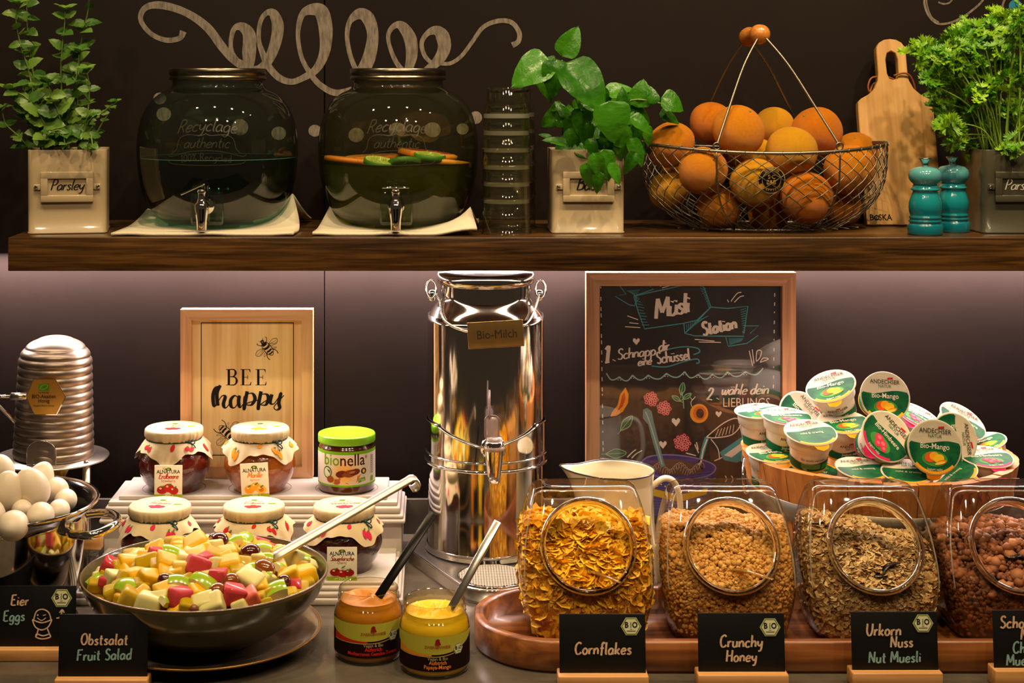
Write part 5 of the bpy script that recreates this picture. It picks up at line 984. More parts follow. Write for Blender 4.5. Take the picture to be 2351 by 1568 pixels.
# ================================================================ enamel jug
EN = mat('enamel_cream', '#d6cbb0', .2, coat=.8); t = thing('milk_jug', 'cream enamel jug with dark rim, spout left, in front of poster', 'jug', (X(1411, 2.40), 2.40, 0))
H = Z(1078, 2.40); pr = spline([(.050, 0), (.058, .004), (.0625, .03), (.0635, .07), (.062, .11), (.0605, .15), (.061, H-.014), (.0635, H)], 4)
def jr(a, r, z): 
    d_ = abs(((a-1.5*pi) % (2*pi)+pi) % (2*pi)-pi); s_ = max(0, (z-(H-.055))/.055)**1.6; r = r+.0235*s_*math.exp(-(d_/.42)**2); return Vector((r*sin(a), -r*cos(a)*(1-.12*s_*math.exp(-(d_/.9)**2)), z+.006*s_*math.exp(-(d_/.35)**2)))
j = MB(); ri = [[jr(2*pi*i/72, r_, z_) for i in range(72)] for r_, z_ in pr]+[[jr(2*pi*i/72, r_-.003, z_-.0005) for i in range(72)] for r_, z_ in reversed(pr[4:])]
loft(j, ri, EN, True, True, True); j.build('jug_body', t)
MB().tube([jr(2*pi*i/72, .0630, H+.0004) for i in range(72)], .0013, mat('dark_rim', '#2e2620', .3, coat=.5), 6, closed=True).build('rim_line', t)
hx = .060; MB().tube(smooth3([(hx-.004, 0, H-.030), (hx+.018, 0, H-.014), (hx+.036, 0, H-.022), (hx+.044, 0, H-.055), (hx+.040, 0, H-.085), (hx+.020, 0, H-.115), (hx-.002, 0, H-.125)], 6), .0065, EN, 14, flatten=.75).build('handle', t)
# ================================================================ beehive honey dispenser
hxp, hY = 118, 2.50
t = thing('honey_dispenser', 'beehive shaped steel honey dispenser on round stand', 'honey dispenser', (X(hxp, hY), hY, 0))
z0, z1 = .172, Z(770, hY); Hh = z1-z0; pr = []
for i in range(160):
    f = i/159; z = z0+Hh*f; r_ = .0655-.006*f/.75 if f < .75 else .0595*max(0, 1-((f-.75)/.25)**2.3)**.5
    pr.append((max(0, r_-.0030*abs(sin(f*pi*14.5))**.5*-1-.0022)+.0022*0, z))
HIVE = mat('hive_steel', '#9a8a7c', .36, 1, bump=(90, .04)); MB().lathe(pr, HIVE, 64, cap=False, M=Matrix.Rotation(.02, 4, 'Y')).build('beehive_body', t)
pl = MB(); pl.lathe([(0, .168), (.093, .168), (.094, .1695), (.093, .171), (0, .171)], BRUSHED, 64); pl.build('stand_plate', t)
for a in (.95, -.95, 2.6, -2.6):
    x, y = .080*sin(a)*1.05, -.080*cos(a); MB().lathe([(.0062, 0), (.0062, .168)], BRUSHED, 16, M=Matrix.Translation((x, y, 0))).build('leg', t); MB().lathe([(.004, .171), (.0042, .1745), (0, .175)], CHROME, 12, M=Matrix.Translation((x, y, 0)), cap=False).build('bolt', t)
dr = MB(); pts = []
for i in range(17): a = pi*i/16; pts.append((.0235*cos(a), .020+.022*sin(a)*.9))
door = [(-.0235, 0), (.0235, 0)]+[(x, z) for x, z in pts]
dr.add([(x, -sqrt(.0672**2-x*x)-.0012, z0+z) for x, z in door], [tuple(range(len(door)))], mat('door_steel', '#9c8f84', .3, 1)); dr.tube([(x, -sqrt(.0672**2-x*x)-.0014, z0+z) for x, z in door], .0008, CHROME, 6, closed=True); dr.build('hive_door', t)
hx0 = X(105, 2.42)-t.location.x; hz = Z(911, 2.42); hk = 2.42/F
hexp = [(-45*hk, 0), (-28*hk, 41*hk), (22*hk, 41*hk), (46*hk, 0), (25*hk, -41*hk), (-26*hk, -41*hk)]
sg = MB(); sg.prism([(hx0+x, hz+z) for x, z in hexp], -.0802, -.0785, mat('gold_sign', '#c08a35', .3, .6)); mp_ = lambda u_, v_, l_: Vector((hx0+u_, -.0804-.0002*l_, hz+v_))
sg.stroke(hexp+[hexp[0]], .0011, mp_, CHROME, 1, smooth=False)
sg.rect(-17*hk, 14*hk, 8*hk, 30*hk, mp_, flat('#4d7d1c'), 1); sg.stroke([(-13*hk, 18*hk), (-8*hk, 26*hk), (4*hk, 28*hk), (2*hk, 20*hk), (-10*hk, 17*hk)], .0006, mp_, flat('#9cbc4a'), 2)
sg.text('BIO-Akazien', -4*hk, -3*hk, .0068, mp_, INK, 2, .01); sg.text('Honig', -4*hk, -13*hk, .0068, mp_, INK, 2, .01); sg.text('Organic Acacia Honey', -4*hk, -22*hk, .0033, mp_, INK, 2); sg.text('DE-ÖKO-006', -4*hk, 8*hk, .0026, mp_, INK, 2); sg.build('hexagonal_sign', t)
lever = MB(); lever.tube([(hx0-.105, -.077, hz), (hx0-.052, -.077, hz)], .0028, CHROME, 10); lever.tube([(hx0-.056, -.077, hz), (hx0-.031, -.077, hz)], .0062, BRUSHED, 16)
lever.tube([(hx0-.1, -.07, hz+.006), (X(35, 2.44)-t.location.x, -.06, Z(970, 2.44))], .003, BRUSHED, 8); lever.build('lever', t)
MB().lathe([(.005, .135), (.012, .150), (.02, .168)], mat('spout_gold', '#a8842c', .3, .8), 20, M=Matrix.Translation((.02, -.02, 0))).build('spout', t)

# ================================================================ pot of eggs
pY = 2.20; pc = Vector((X(-3, pY), pY, 0)); t = thing('steel_pot', 'wide polished steel pot full of white eggs, cut by left edge', 'pot', pc)
zr = .178
MB().lathe([(a*.978, b*1.072) for a, b in spline([(0, .002), (.085, .002), (.098, .010), (.108, .035), (.119, .075), (.1255, .115), (.1275, .145)], 4)+[(.128, .150), (.140, .1585), (.1455, .164), (.1468, .167), (.1455, .169), (.139, .1665), (.130, .160), (.1245, .148)]+spline([(.1235, .14), (.116, .075), (.095, .012), (0, .008)], 4)], STEEL, 96, cap=False).build('pot_body', t)
MB().lathe([(.10, .0), (.112, .0), (.113, .003), (.10, .004), (0, .004)], STEEL, 72, cap=False).build('base_plate', t)
def P3(px, py, Y): return at(px, py, Y-.05)-pc
MB().tube(smooth3([P3(152, 1212, 2.215), P3(165, 1226, 2.19), P3(215, 1228, 2.18), P3(262, 1206, 2.21), P3(270, 1190, 2.25), P3(250, 1178, 2.29), P3(205, 1180, 2.30), P3(180, 1190, 2.30)], 6), .0062, STEEL, 14).build('side_handle', t)
MB().box(tuple(P3(158, 1213, 2.21)), (.012, .02, .026), STEEL, .004).build('handle_mount', t)
EGG = mat('egg_shell', '#dccdb6', .42, spec=.35, bump=(300, .05)); egm = MB().ball((0, 0, 0), (.0225, .0225, .0295), EGG, 28, 18, fn=lambda p: Vector((p.x*(1-.13*p.z), p.y*(1-.13*p.z), p.z))).mesh('egg')
eggs = [(18,1128,42,2.20,(.3,.2),'large egg at the left edge with a faint pink stamp'),(72,1120,44,2.215,(.5,-.3),'big upright egg in the middle of the pot'),(92,1100,34,2.28,(-.3,.6),'egg behind the big middle one, highest in the pot'),(128,1125,32,2.28,(1.1,.5),'egg at the right back of the pot'),(150,1148,28,2.265,(1.3,.4),'rightmost egg touching the pot wall'),
        (92,1185,34,2.165,(1.4,.8),'egg at the front centre-right of the pot'),(135,1172,27,2.22,(1.4,1.2),'small looking egg at the right front, inside the rim'),(30,1208,38,2.13,(1.4,1.5),'lowest front egg behind the Eier sign rim'),(50,1170,26,2.19,(1.2,.2),'egg peeping between the large and the front ones'),(-30,1180,42,2.15,(.8,-.4),'egg cut by the left edge of the picture'),(0,1080,36,2.30,(.6,.2),'egg at the left back of the pot'),(-60,1140,40,2.22,(.6,.9),'egg outside the left picture edge')]
for px, py, rp, Y, rot, lab in eggs:
    if px < -40: continue
    Y -= .05; o = link('egg', egm); s_ = rp*Y/F/.0245; o.scale = (s_, s_, s_); o.location = at(px, py, Y); o.rotation_euler = (rot[0], rot[1]*.6, 0); tag(o, lab, 'egg', 'white eggs in the steel pot')

# ================================================================ bowl of fruit salad
bY = 2.125; b0 = Vector((X(471, bY), bY, 0)); zrim, Rb = .1015, .1720
OLIVE = mat('olive_glaze', '#4f4829', .22, coat=.5, var=(6, '#433d22', .4, .7)); RIMB = mat('brown_rim', '#6b4a26', .3, coat=.5)
t = thing('under_plate', 'grey brown plate with golden rim under the fruit bowl', 'plate', b0)
MB().lathe(spline([(0, .004), (.09, .003), (.10, .004), (.135, .012), (.157, .020), (.1615, .0225)], 4)+spline([(.1615, .0245), (.156, .0235), (.125, .013), (.09, .006), (0, .006)], 4), mat('plate_glaze', '#70604e', .15, coat=.8), 96, cap=False).build('plate_body', t)
MB().tube([(.1618*cos(q), .1618*sin(q), .0236) for q in np.linspace(0, 2*pi, 100)[:-1]], .0016, mat('gold_edge', '#8c6126', .3, .5), 6, closed=True).build('plate_rim', t)
t = thing('salad_bowl', 'large olive green glazed bowl heaped with fruit salad', 'bowl', b0)
MB().lathe(spline([(0, .0068), (.048, .0068), (.066, .009), (.096, .020), (.134, .044), (.160, .072), (Rb, zrim-.002)], 5)+spline([(Rb-.0015, zrim+.0006), (Rb-.004, zrim-.001), (.157, .074), (.129, .048), (.09, .026), (0, .013)], 5), OLIVE, 120, cap=False).build('bowl_body', t)
MB().tube([((Rb-.0014)*cos(q), (Rb-.0014)*sin(q), zrim) for q in np.linspace(0, 2*pi, 120)[:-1]], .0015, RIMB, 6, closed=True).build('bowl_rim', t)
def dome(x, y):
    r_ = sqrt((x-b0.x)**2+(y-b0.y)**2)/(Rb-.012); return .089+.043*max(0, 1-r_**2.2)
JU = mat('fruit_juice', '#b88c14', .1, coat=1, spec=.6); jv = [(0, 0, dome(b0.x, b0.y)-.022)]; jf = []; rr_ = (.25, .5, .75, .9, 1)
for k_ in rr_:
    for i in range(48): a = 2*pi*i/48; x, y = (Rb-.013)*k_*cos(a), (Rb-.013)*k_*sin(a); jv.append((x, y, dome(b0.x+x, b0.y+y)-.022*(1-k_**6)-.004))
for i in range(48): jf.append((0, 1+i, 1+(i+1) % 48))
for j_ in range(4):
    for i in range(48): a = 1+j_*48+i; b = 1+j_*48+(i+1) % 48; jf.append((a, a+48, b+48, b))
MB().add(jv, jf, JU, True).build('fruit_juice', t)
FM = {'w': mat('watermelon', '#c01c2a', .3, spec=.25, coat=.2, var=(150, '#d84a4a', .4, .7), bump=(250, .5)), 'p': mat('pink_melon', '#e0684c', .3, spec=.25, coat=.2, bump=(250, .4)), 'y': mat('mango_flesh', '#dda600', .3, spec=.25, coat=.15, var=(60, '#e4b208', .4, .6), bump=(150, .3)), 'n': mat('pineapple_flesh', '#e2c004', .3, spec=.25, coat=.15, var=(160, '#dcb008', .4, .6), bump=(220, .7)),
      'm': mat('honeydew_flesh', '#cdc670', .3, spec=.25, coat=.15, var=(50, '#d8c890', .4, .6), bump=(150, .2)), 'o': mat('cantaloupe', '#dab03c', .3, spec=.25, coat=.15, bump=(150, .2)), 'g': mat('grape_skin', '#3a0f0c', .1, coat=1, var=(40, '#5e2412', .4, .7)), 'h': mat('grape_amber', '#8a4a1a', .1, coat=1, var=(40, '#5a2210', .4, .7))}
SK = mat('apple_skin', '#86aa18', .18, coat=.8, var=(50, '#a4bc2c', .35, .65)); FL = mat('apple_flesh', '#e6d898', .35, coat=.3)
def chunk(mt, seed, skin=None):
    q = random.Random(seed); bm = bmesh.new(); bmesh.ops.create_cube(bm, size=1)
    for v in bm.verts: v.co = Vector((v.co.x*q.uniform(.85, 1.25), v.co.y*q.uniform(.75, 1.05), v.co.z*q.uniform(.65, .95)))+Vector([q.uniform(-.1, .1) for _ in range(3)])
    bmesh.ops.bevel(bm, geom=bm.edges[:], offset=.21, segments=3, affect='EDGES', profile=.6); mb = MB(); mb._bm(bm, mt, True)
    return mb.mesh('chunk')
def wedge(seed):
    q = random.Random(seed); mb = MB(); n, m_ = 10, 5; L_, W_, T_ = 1.25*q.uniform(.9, 1.1), .8, .55; v = []; f = []
    for i in range(n+1):
        for j in range(m_+1):
            a = (i/n-.5)*1.5; b = (j/m_-.5)*W_; v.append((L_*.62*sin(a)*1.1, b, .45*cos(a)-.12-.16*(2*b/W_)**2))
    for i in range(n):
        for j in range(m_): a = i*(m_+1)+j; f.append((a, a+m_+1, a+m_+2, a+1))
    mb.add(v, f, SK, True); ed = [j for j in range(m_+1)]+[i*(m_+1)+m_ for i in range(1, n+1)]+[n*(m_+1)+j for j in range(m_-1, -1, -1)]+[i*(m_+1) for i in range(n-1, 0, -1)]
    lo = [(v[i][0]*.82, v[i][1]*.9, -.32) for i in ed]; k_ = len(ed); mb.add([v[i] for i in ed]+lo, [(i, (i+1) % k_, k_+(i+1) % k_, k_+i) for i in range(k_)]+[tuple(range(k_, 2*k_))], FL); return mb.mesh('wedge')
CK = {k_: [chunk(FM[k_], i*7+ord(k_)) for i in range(4)] for k_ in 'wpynmo'}; WG = [wedge(i) for i in range(5)]; GRP = {k_: MB().ball((0, 0, 0), (.62, .5, .5), FM[k_], 20, 12).mesh('grape') for k_ in 'gh'}
NMK = {'w': ('watermelon_chunk', 'red watermelon chunk', 'watermelon'), 'p': ('melon_chunk', 'pink watermelon chunk', 'watermelon'), 'y': ('mango_chunk', 'golden mango chunk', 'mango'), 'n': ('pineapple_chunk', 'yellow pineapple chunk', 'pineapple'), 'm': ('melon_chunk', 'pale honeydew melon chunk', 'melon'), 'o': ('melon_chunk', 'pale orange melon chunk', 'melon'), 'a': ('apple_wedge', 'green skinned apple wedge', 'apple'), 'g': ('grape', 'dark red grape', 'grape'), 'h': ('grape', 'amber brown grape', 'grape')}
fr = []
def fruit(kind, px, py, s_, lift=0, ang=None, lab=None):
    lo, hi = 1.90, 2.36
    for _ in range(40):
        Y = (lo+hi)/2; p = at(px, py, Y)
        if p.z > dome(p.x, p.y)+lift: lo = Y
        else: hi = Y
    p = at(px, py, Y); d = Vector((p.x-b0.x, p.y-b0.y, 0)); 
    if d.length > Rb-.022: p -= d.normalized()*(d.length-(Rb-.022))
    o = link(NMK[kind][0], WG[rnd.randrange(5)] if kind == 'a' else GRP[kind] if kind in 'gh' else CK[kind][rnd.randrange(4)])
    o.location = p; k_ = s_*Y/F
    o.rotation_euler = (rnd.uniform(-.5, .5)+(.4 if kind == 'a' else .2), rnd.uniform(-.5, .5), ang if ang is not None else rnd.uniform(0, pi)); o.scale = (k_, k_, k_)
    fr.append((p, k_, kind, o)); return o
zxy = lambda a, b: (180+a/3.2133, 1080+b/3.2133)
for kd, lst in {'w': [(235,722,44,.2),(570,615,30,.5),(880,712,50,.3),(1020,785,38,0),(762,930,48,.8),(1142,918,46,.2),(1400,522,44,.3),(1490,565,30,.6),(1600,850,28,.1),(185,822,22,0),(578,516,20,0),(930,660,30,.9)], 'p': [(1262,945,44,.3)],
    'g': [(1035,528,42,-.8),(1262,612,40,.2),(640,808,28,0),(1512,822,30,-.5),(1010,500,24,.2)], 'h': [(1370,728,42,-.4),(1025,893,38,.9),(1118,822,36,.3),(850,1018,18,0),(1730,890,24,0)],
    'a': [(690,606,42,.2),(745,820,44,.1),(925,822,50,-.4),(365,862,50,-.7),(1450,880,48,.2),(112,812,30,.6),(1222,512,40,1.3),(1150,520,32,.4),(1362,575,34,0),(1690,640,36,-.3),(1385,640,30,0),(1480,712,30,1.2),(1780,835,26,0),(948,482,30,1),(645,965,28,1.2),(1380,780,26,0),(598,548,30,1.3),(1290,708,24,1),(1655,665,26,.5)],
    'm': [(690,535,44,0),(1565,655,50,-.5),(1258,822,52,-.4),(1400,800,30,.8),(525,980,50,0),(598,945,34,0),(930,972,44,.1),(990,998,50,0),(1190,995,30,0),(1002,692,32,.8),(1300,645,32,.4),(795,655,34,.3),(1003,568,34,.9),(1715,700,30,.7),(105,768,30,0),(262,795,40,.9),(890,490,44,.1),(120,790,26,.4),(1480,620,36,.2),(1240,750,30,.4)],
    'o': [(570,590,36,0),(765,730,40,.2),(630,885,38,.6),(720,760,30,0),(480,900,30,.6),(1090,640,26,.4)],
    'y': [(385,680,44,.4),(870,558,56,.3),(790,520,40,0),(1112,610,40,.2),(858,640,44,.3),(530,800,44,.5),(420,770,40,.8),(862,900,40,.7),(1672,775,56,.2),(1545,790,46,.2),(1440,560,40,.6),(1290,500,32,.2),(1600,610,34,.1),(1120,700,48,.1),(660,690,50,.3),(940,590,36,.3),(1350,860,34,0)],
    'n': [(485,565,42,.2),(510,675,48,.2),(310,715,34,.4),(1215,692,34,.2),(1000,628,34,.1),(130,850,30,.2),(400,945,46,.2),(250,900,36,.2),(460,850,34,.5),(1645,900,44,.1),(1560,925,36,.2),(1330,940,26,.1),(800,1000,34,0),(1390,972,24,0),(1180,745,32,.3),(1060,540,30,.3),(690,800,30,.3),(350,800,36,.3),(590,700,34,.2),(1420,900,30,.3),(200,770,28,.2),(300,860,30,.1),(1700,840,30,.4)]}.items():
    for zx, zy, s_, a in lst:
        px, py = zxy(zx, zy); fruit(kd, px, py, s_*1.06, .004 if kd in 'wgha' else 0, a)
q = random.Random(5); cnt = 0
for _ in range(900):                                      # pieces showing in the gaps between the others, a little lower
    a = q.uniform(0, 2*pi); r_ = sqrt(q.random())*(Rb-.026); x, y = b0.x+r_*cos(a), b0.y+r_*sin(a); z = dome(x, y)-.009; p = Vector((x, y, z))
    if all((p-c[0]).length > .0185 for c in fr) and cnt < 90:
        kd = q.choice('ynmyno'); k_ = q.uniform(.023, .029); o = link(NMK[kd][0], CK[kd][q.randrange(4)]); o.location = p; o.scale = (k_,)*3; o.rotation_euler = (q.uniform(0, 3), q.uniform(0, 3), q.uniform(0, 3)); fr.append((p, k_, kd, o)); cnt += 1
CNM = {'w': 'red watermelon', 'p': 'pink watermelon', 'y': 'golden mango', 'n': 'yellow pineapple', 'm': 'pale honeydew', 'o': 'pale orange melon', 'a': 'green apple', 'g': 'dark grape', 'h': 'amber grape'}
for p, k_, kd, o in fr:
    px, py = CX+p.x*F/p.y, HY+(EYE-p.z)*F/p.y; row = 'front rim' if py > 1365 else 'front' if py > 1325 else 'middle' if py > 1285 else 'back' if py > 1250 else 'far back'
    lr = 'far left' if px < 290 else 'left' if px < 400 else 'centre' if px < 520 else 'right' if px < 640 else 'far right'; nb = []
    for c in sorted(fr, key=lambda c: (c[0]-p).length)[1:]:
        if c[2] != kd and CNM[c[2]] not in nb: nb.append(CNM[c[2]])
        if len(nb) == 2: break
    tag(o, '%s by %s and %s, %s %s of salad' % (NMK[kd][1], nb[0], nb[1], row, lr), NMK[kd][2], 'fruit pieces: %s, %s %s' % (NMK[kd][1], row, lr)); o['_px'] = px
_by = {}
for c in fr: _by.setdefault(c[3]['label'], []).append(c[3])
for lb, os_ in _by.items():
    os_.sort(key=lambda o: o['_px'])
    if len(os_) > 1:
        for i, o in enumerate(os_): o['label'] = lb.replace(' of salad', '')+', '+(('left one', 'right one') if len(os_) == 2 else ('left one', 'middle one', 'right one') if len(os_) == 3 else tuple(w_+' one' for w_ in ('leftmost', 'second', 'third', 'fourth', 'fifth', 'sixth', 'seventh', 'eighth')))[i]
for c in fr: del c[3]['_px']
# ladle
a, b = at(648, 1268, 2.12), at(936, 1103, 2.18); t = thing('ladle', 'long steel ladle stuck in the fruit salad, hooked handle up right', 'ladle', a)
d = (b-a).normalized(); nrm = Vector((-.45, -.75, .55)); nrm = (nrm-d*nrm.dot(d)).normalized(); sd = d.cross(nrm)
def strip(mb, P, W, th, m):
    v = []; f = []
    for i, p in enumerate(P):
        T_ = (P[min(i+1, len(P)-1)]-P[max(i-1, 0)]).normalized(); N_ = T_.cross(sd).normalized()*-1
        v += [p+sd*W[i]/2+N_*th*-.3, p+sd*W[i]*.36+N_*th/2, p-sd*W[i]*.36+N_*th/2, p-sd*W[i]/2+N_*th*-.3, p-sd*W[i]*.36-N_*th/2, p+sd*W[i]*.36-N_*th/2]
    for i in range(len(P)-1):
        for k_ in range(6): f.append((i*6+k_, i*6+(k_+1) % 6, i*6+6+(k_+1) % 6, i*6+6+k_))
    f += [tuple(reversed(range(6))), tuple(range(len(P)*6-6, len(P)*6))]; mb.add(v, f, m, True)
up = sd.cross(d).normalized(); up = up if up.z > 0 else -up
P = [a-d*.03-a, a-a, (b-a)*.33, (b-a)*.66, b-a, b-a+d*.006+up*.001]+[b-a+d*.008+Vector((.0085*sin(q), 0, .0085*cos(q)-.008)) for q in (.35, .9, 1.5, 2.1, 2.8, 3.4)]
mb = MB(); strip(mb, P, [.016, .0155, .0140, .0135, .0145, .0145]+[.0145]*6, .003, SATIN); mb.build('handle', t)
MB().lathe([(0, -.02), (.02, -.016), (.032, 0), (.030, 0), (.018, -.014), (0, -.018)], CHROME, 28, cap=False, M=Matrix.Translation((-.045, .0, -.035))).build('ladle_bowl', t)

# ================================================================ open spread jars with spoons
def hexbadge(mb, cx_, cy_, s_, mp_, L0=3):
    hp = lambda k_: [(cx_+s_*k_*cos(pi/3*i), cy_+s_*k_*sin(pi/3*i)*.95) for i in range(6)]
    mb.poly(hp(1), mp_, flat('#c9cf9a'), L0); mb.poly(hp(.93), mp_, flat('#6f8a2c'), L0+1); mb.poly(hp(.82), mp_, flat('#ddd8b4'), L0+2)
    mb.text('B', cx_-s_*.42, cy_-s_*.10, s_*.60, mp_, INK, L0+3, .03); mb.text('i', cx_-s_*.02, cy_-s_*.10, s_*.62, mp_, flat('#5c9a22'), L0+3, .03); mb.text('O', cx_+s_*.36, cy_-s_*.10, s_*.60, mp_, INK, L0+3, .03)
    mb.rect(cx_-s_*.12, cy_-s_*.28, cx_+s_*.12, cy_-s_*.24, mp_, INK, L0+3); mb.rect(cx_-s_*.42, cy_-s_*.46, cx_+s_*.42, cy_-s_*.38, mp_, flat('#6a6a50'), L0+3)
JG = thin_glass('jar_glass', '#fbf8ee', '#b5ae94', 2.5, 1.5, .03)
BRD = flat('#1d0c0e'); YG = flat('#b3ab3c')
def spread_open(label, px, Y, cream, swoosh, tcol, l1, l2, spin, peaks, seed):
    t = thing('spread_jar', label, 'spread jar', (X(px, Y), Y, .0004), 0, 'open vegan spread jars'); q = random.Random(seed)
    MB().lathe([(.043, 0), (.0458, .003), (.0470, .008), (.0470, .058)]+spline([(.0468, .061), (.0445, .069), (.0418, .073), (.0410, .076)], 3)+[(.0425, .078), (.0413, .0795), (.0425, .0835), (.0413, .085), (.0412, .0905), (.0404, .0925), (.0392, .091), (.039, .078)], JG, 72, cap=False).build('glass_jar', t)
    c = MB(); pr = [(0, .003), (.042, .003), (.0450, .008), (.0455, .057), (.0435, .066), (.0395, .072), (.0388, .0775)]; c.lathe(pr, cream, 56, cap=False)
    v = [(0, 0, .078)]; f = []; n = 64; rg = 12
    for j_ in range(1, rg+1):
        for i in range(n): a = 2*pi*i/n; r_ = .0388*j_/rg; z = .0775+(1-(j_/rg)**3)*(.0035*sin(3*a+seed+5*j_/rg)+peaks*q.uniform(-.4, 1)*.0035+.004*sin(r_*190+a)); v.append((r_*cos(a), r_*sin(a), z))
    for i in range(n): f.append((0, 1+i, 1+(i+1) % n))
    for j_ in range(rg-1):
        for i in range(n): a = 1+j_*n+i; b = 1+j_*n+(i+1) % n; f.append((a, a+n, b+n, b))
    c.add(v, f, cream, True); c.build('spread', t)
    l = MB(); R_ = .0473; cm = lambda u_, v_, l_: Vector(((R_+.00018*l_)*sin(u_/R_+spin), -(R_+.00018*l_)*cos(u_/R_+spin), v_))
    l.rect(-.125, .011, .125, .057, cm, BRD, 0, 50)
    def band(y0f, y1f, m_, lay, x0=-.07, x1=.07, n=24):
        v = []; f = []
        for i in range(n+1): x = x0+(x1-x0)*i/n; v += [cm(x, y0f(x), lay), cm(x, y1f(x), lay)]
        for i in range(n): f.append((2*i, 2*i+2, 2*i+3, 2*i+1))
        l.add(v, f, m_)
    lowc = lambda x: .030+.9*max(0, -(x+.012))**1.5*3.2*.3+3.5*max(0, x-.005)**2+.0022*0
    curve = lambda x: .0335+4.2*(x+.0)**2*(1 if x > 0 else .55)
    band(lambda x: min(.0565, curve(x)), lambda x: .057, YG, 1); band(lambda x: .0315+max(0, x)**2*4, lambda x: min(.0565, curve(x)), swoosh, 1, -.06, -.004, 20); band(lambda x: .0303+max(0, x)**2*4.2, lambda x: .0312+max(0, x)**2*4.2, flat('#d0a84a'), 2, -.06, .03, 20)
    l.poly([(.0005, .0475), (.0012, .0525), (.0035, .0545), (.0065, .0535), (.0065, .0515), (.0085, .0465), (.0045, .0458), (.0, .046)], cm, KRED, 3)
    l.text('ZWERGENWIESE', .004, .0415, .0042, cm, KRED, 3, .01); l.text('Vegan & Bio', .004, .0262, .0050, cm, flat('#b8a878'), 3); l.text('Aufstrich', .004, .0205, .0058, cm, tcol, 3, .015); l.text(l1, .004, .0148, .0058 if len(l1) < 15 else .0052, cm, tcol, 3, .015)
    hexbadge(l, .0335, .0385, .0085, cm, 3); l.build('paper_label', t); return t
spread_open('open jar of orange vegetable spread with black spoon, left one', 846, 2.083, mat('orange_spread', '#b87408', .5, spec=.3, bump=(60, .4)), flat('#c02818'), flat('#e02a1c'), 'Mediterranes Gemüse-Tomate', '', .10, .2, 3)
spread_open('open jar of yellow papaya mango spread with steel spoon, right one', 998, 2.036, mat('yellow_spread', '#e6bc08', .5, spec=.3, bump=(60, .4)), flat('#d88a28'), flat('#ee8a30'), 'Papaya-Mango', '', 0, 1.2, 8)
def spoon(label, a, b, w_, m, th, org_):
    t = thing('spoon', label, 'spoon', a); d = b-a; L_ = d.length; M = frame((0, 0, 0), d, 0, (-.3, -1, .5)); mb = MB()
    mb.box((0, 0, L_/2-.01), (w_, th, L_+.02), m, min(th, w_)*.3, M=M, seg=2); mb.build('handle', t); MB().ball((0, 0, -.03), (.012, .004, .02), m, 14, 8, M=M).build('spoon_bowl', t)
spoon('black flat spoon handle standing in the orange spread', at(874, 1362, 2.09), at(996, 1177, 2.14), .0125, mat('black_steel', '#1c1a18', .25, .8), .003, None)
spoon('shiny steel spoon handle standing in the yellow spread', at(1042, 1386, 2.04), at(1144, 1197, 2.08), .0112, mat('spoon_steel', '#e0dace', .22, 1), .0042, None)

# ================================================================ wooden tub of yogurt cups
tY = 2.420; tb = Vector((X(2013, 2.30)*1.0, tY, 0)); tb.x = X(2013, tY); R1, R0_, HT_ = .2130, .176, .199
t = thing('wooden_tub', 'round staved larch tub with zinc hoop holding yogurt cups', 'tub', tb)
LAR = wood('larch', '#cf8c48', '#bf7836', '#9c5c24', 2, 18, .5, 100)
NS = 26
for k_ in range(NS):
    a0_, a1_ = 2*pi*k_/NS+.004, 2*pi*(k_+1)/NS-.004; v = []; f = []; m_ = 3
    for ri_, (rt, rb) in enumerate(((R1, R0_), (R1-.016, R0_-.016))):
        for i in range(m_+1):
            a = a0_+(a1_-a0_)*i/m_; e = -.0012 if i in (0, m_) and ri_ == 0 else 0
            v += [((rb+e)*sin(a), -(rb+e)*cos(a), .0), ((rt+e)*sin(a), -(rt+e)*cos(a), HT_+.0012*sin(k_*5))]
    for i in range(m_): f += [(2*i, 2*i+2, 2*i+3, 2*i+1), (8+2*i, 8+2*i+1, 8+2*i+3, 8+2*i+2), (2*i+1, 2*i+3, 8+2*i+3, 8+2*i+1), (2*i, 8+2*i, 8+2*i+2, 2*i+2)]
    f += [(0, 1, 9, 8), (6, 14, 15, 7)]; MB().add(v, f, LAR).build('stave', t)
MB().lathe([(0, .138), (R1-.022, .138), (R1-.022, .142), (0, .142)], LAR, 48, cap=False).build('raised_floor', t)
ZB = mat('zinc_band', '#8f8a80', .35, 1)
for za, zb_ in ((.118, .148), (.018, .045)):
    ra, rb = R0_+(R1-R0_)*za/HT_+.0015, R0_+(R1-R0_)*zb_/HT_+.0015; MB().lathe([(ra, za), (rb, zb_), (rb-.001, zb_+.0004)], ZB, 96, cap=False).build('metal_hoop', t)
MB().tube(smooth3([(-R1-.001, -.04, .142), (-R1-.010, -.06, .150), (-R1-.012, -.055, .178), (-R1-.004, -.03, .195)], 5), .0022, CHROME, 8).build('bail_handle', t)
l = MB(); cm = lambda u_, v_, l_: Vector(((R1-.0015+.0006*l_)*sin(u_/R1+.30), -(R1-.0015+.0006*l_)*cos(u_/R1+.30), v_)); 
for ch, u_ in (('V', .0), ('E', .020), ('R', .037), ('S', .054)): l.hand(ch, u_, .168, .0145, cm, mat('burnt_letters', '#5a1c12', .8), .17, 1, call=.8, sub=3)
l.build('burnt_lettering', t)
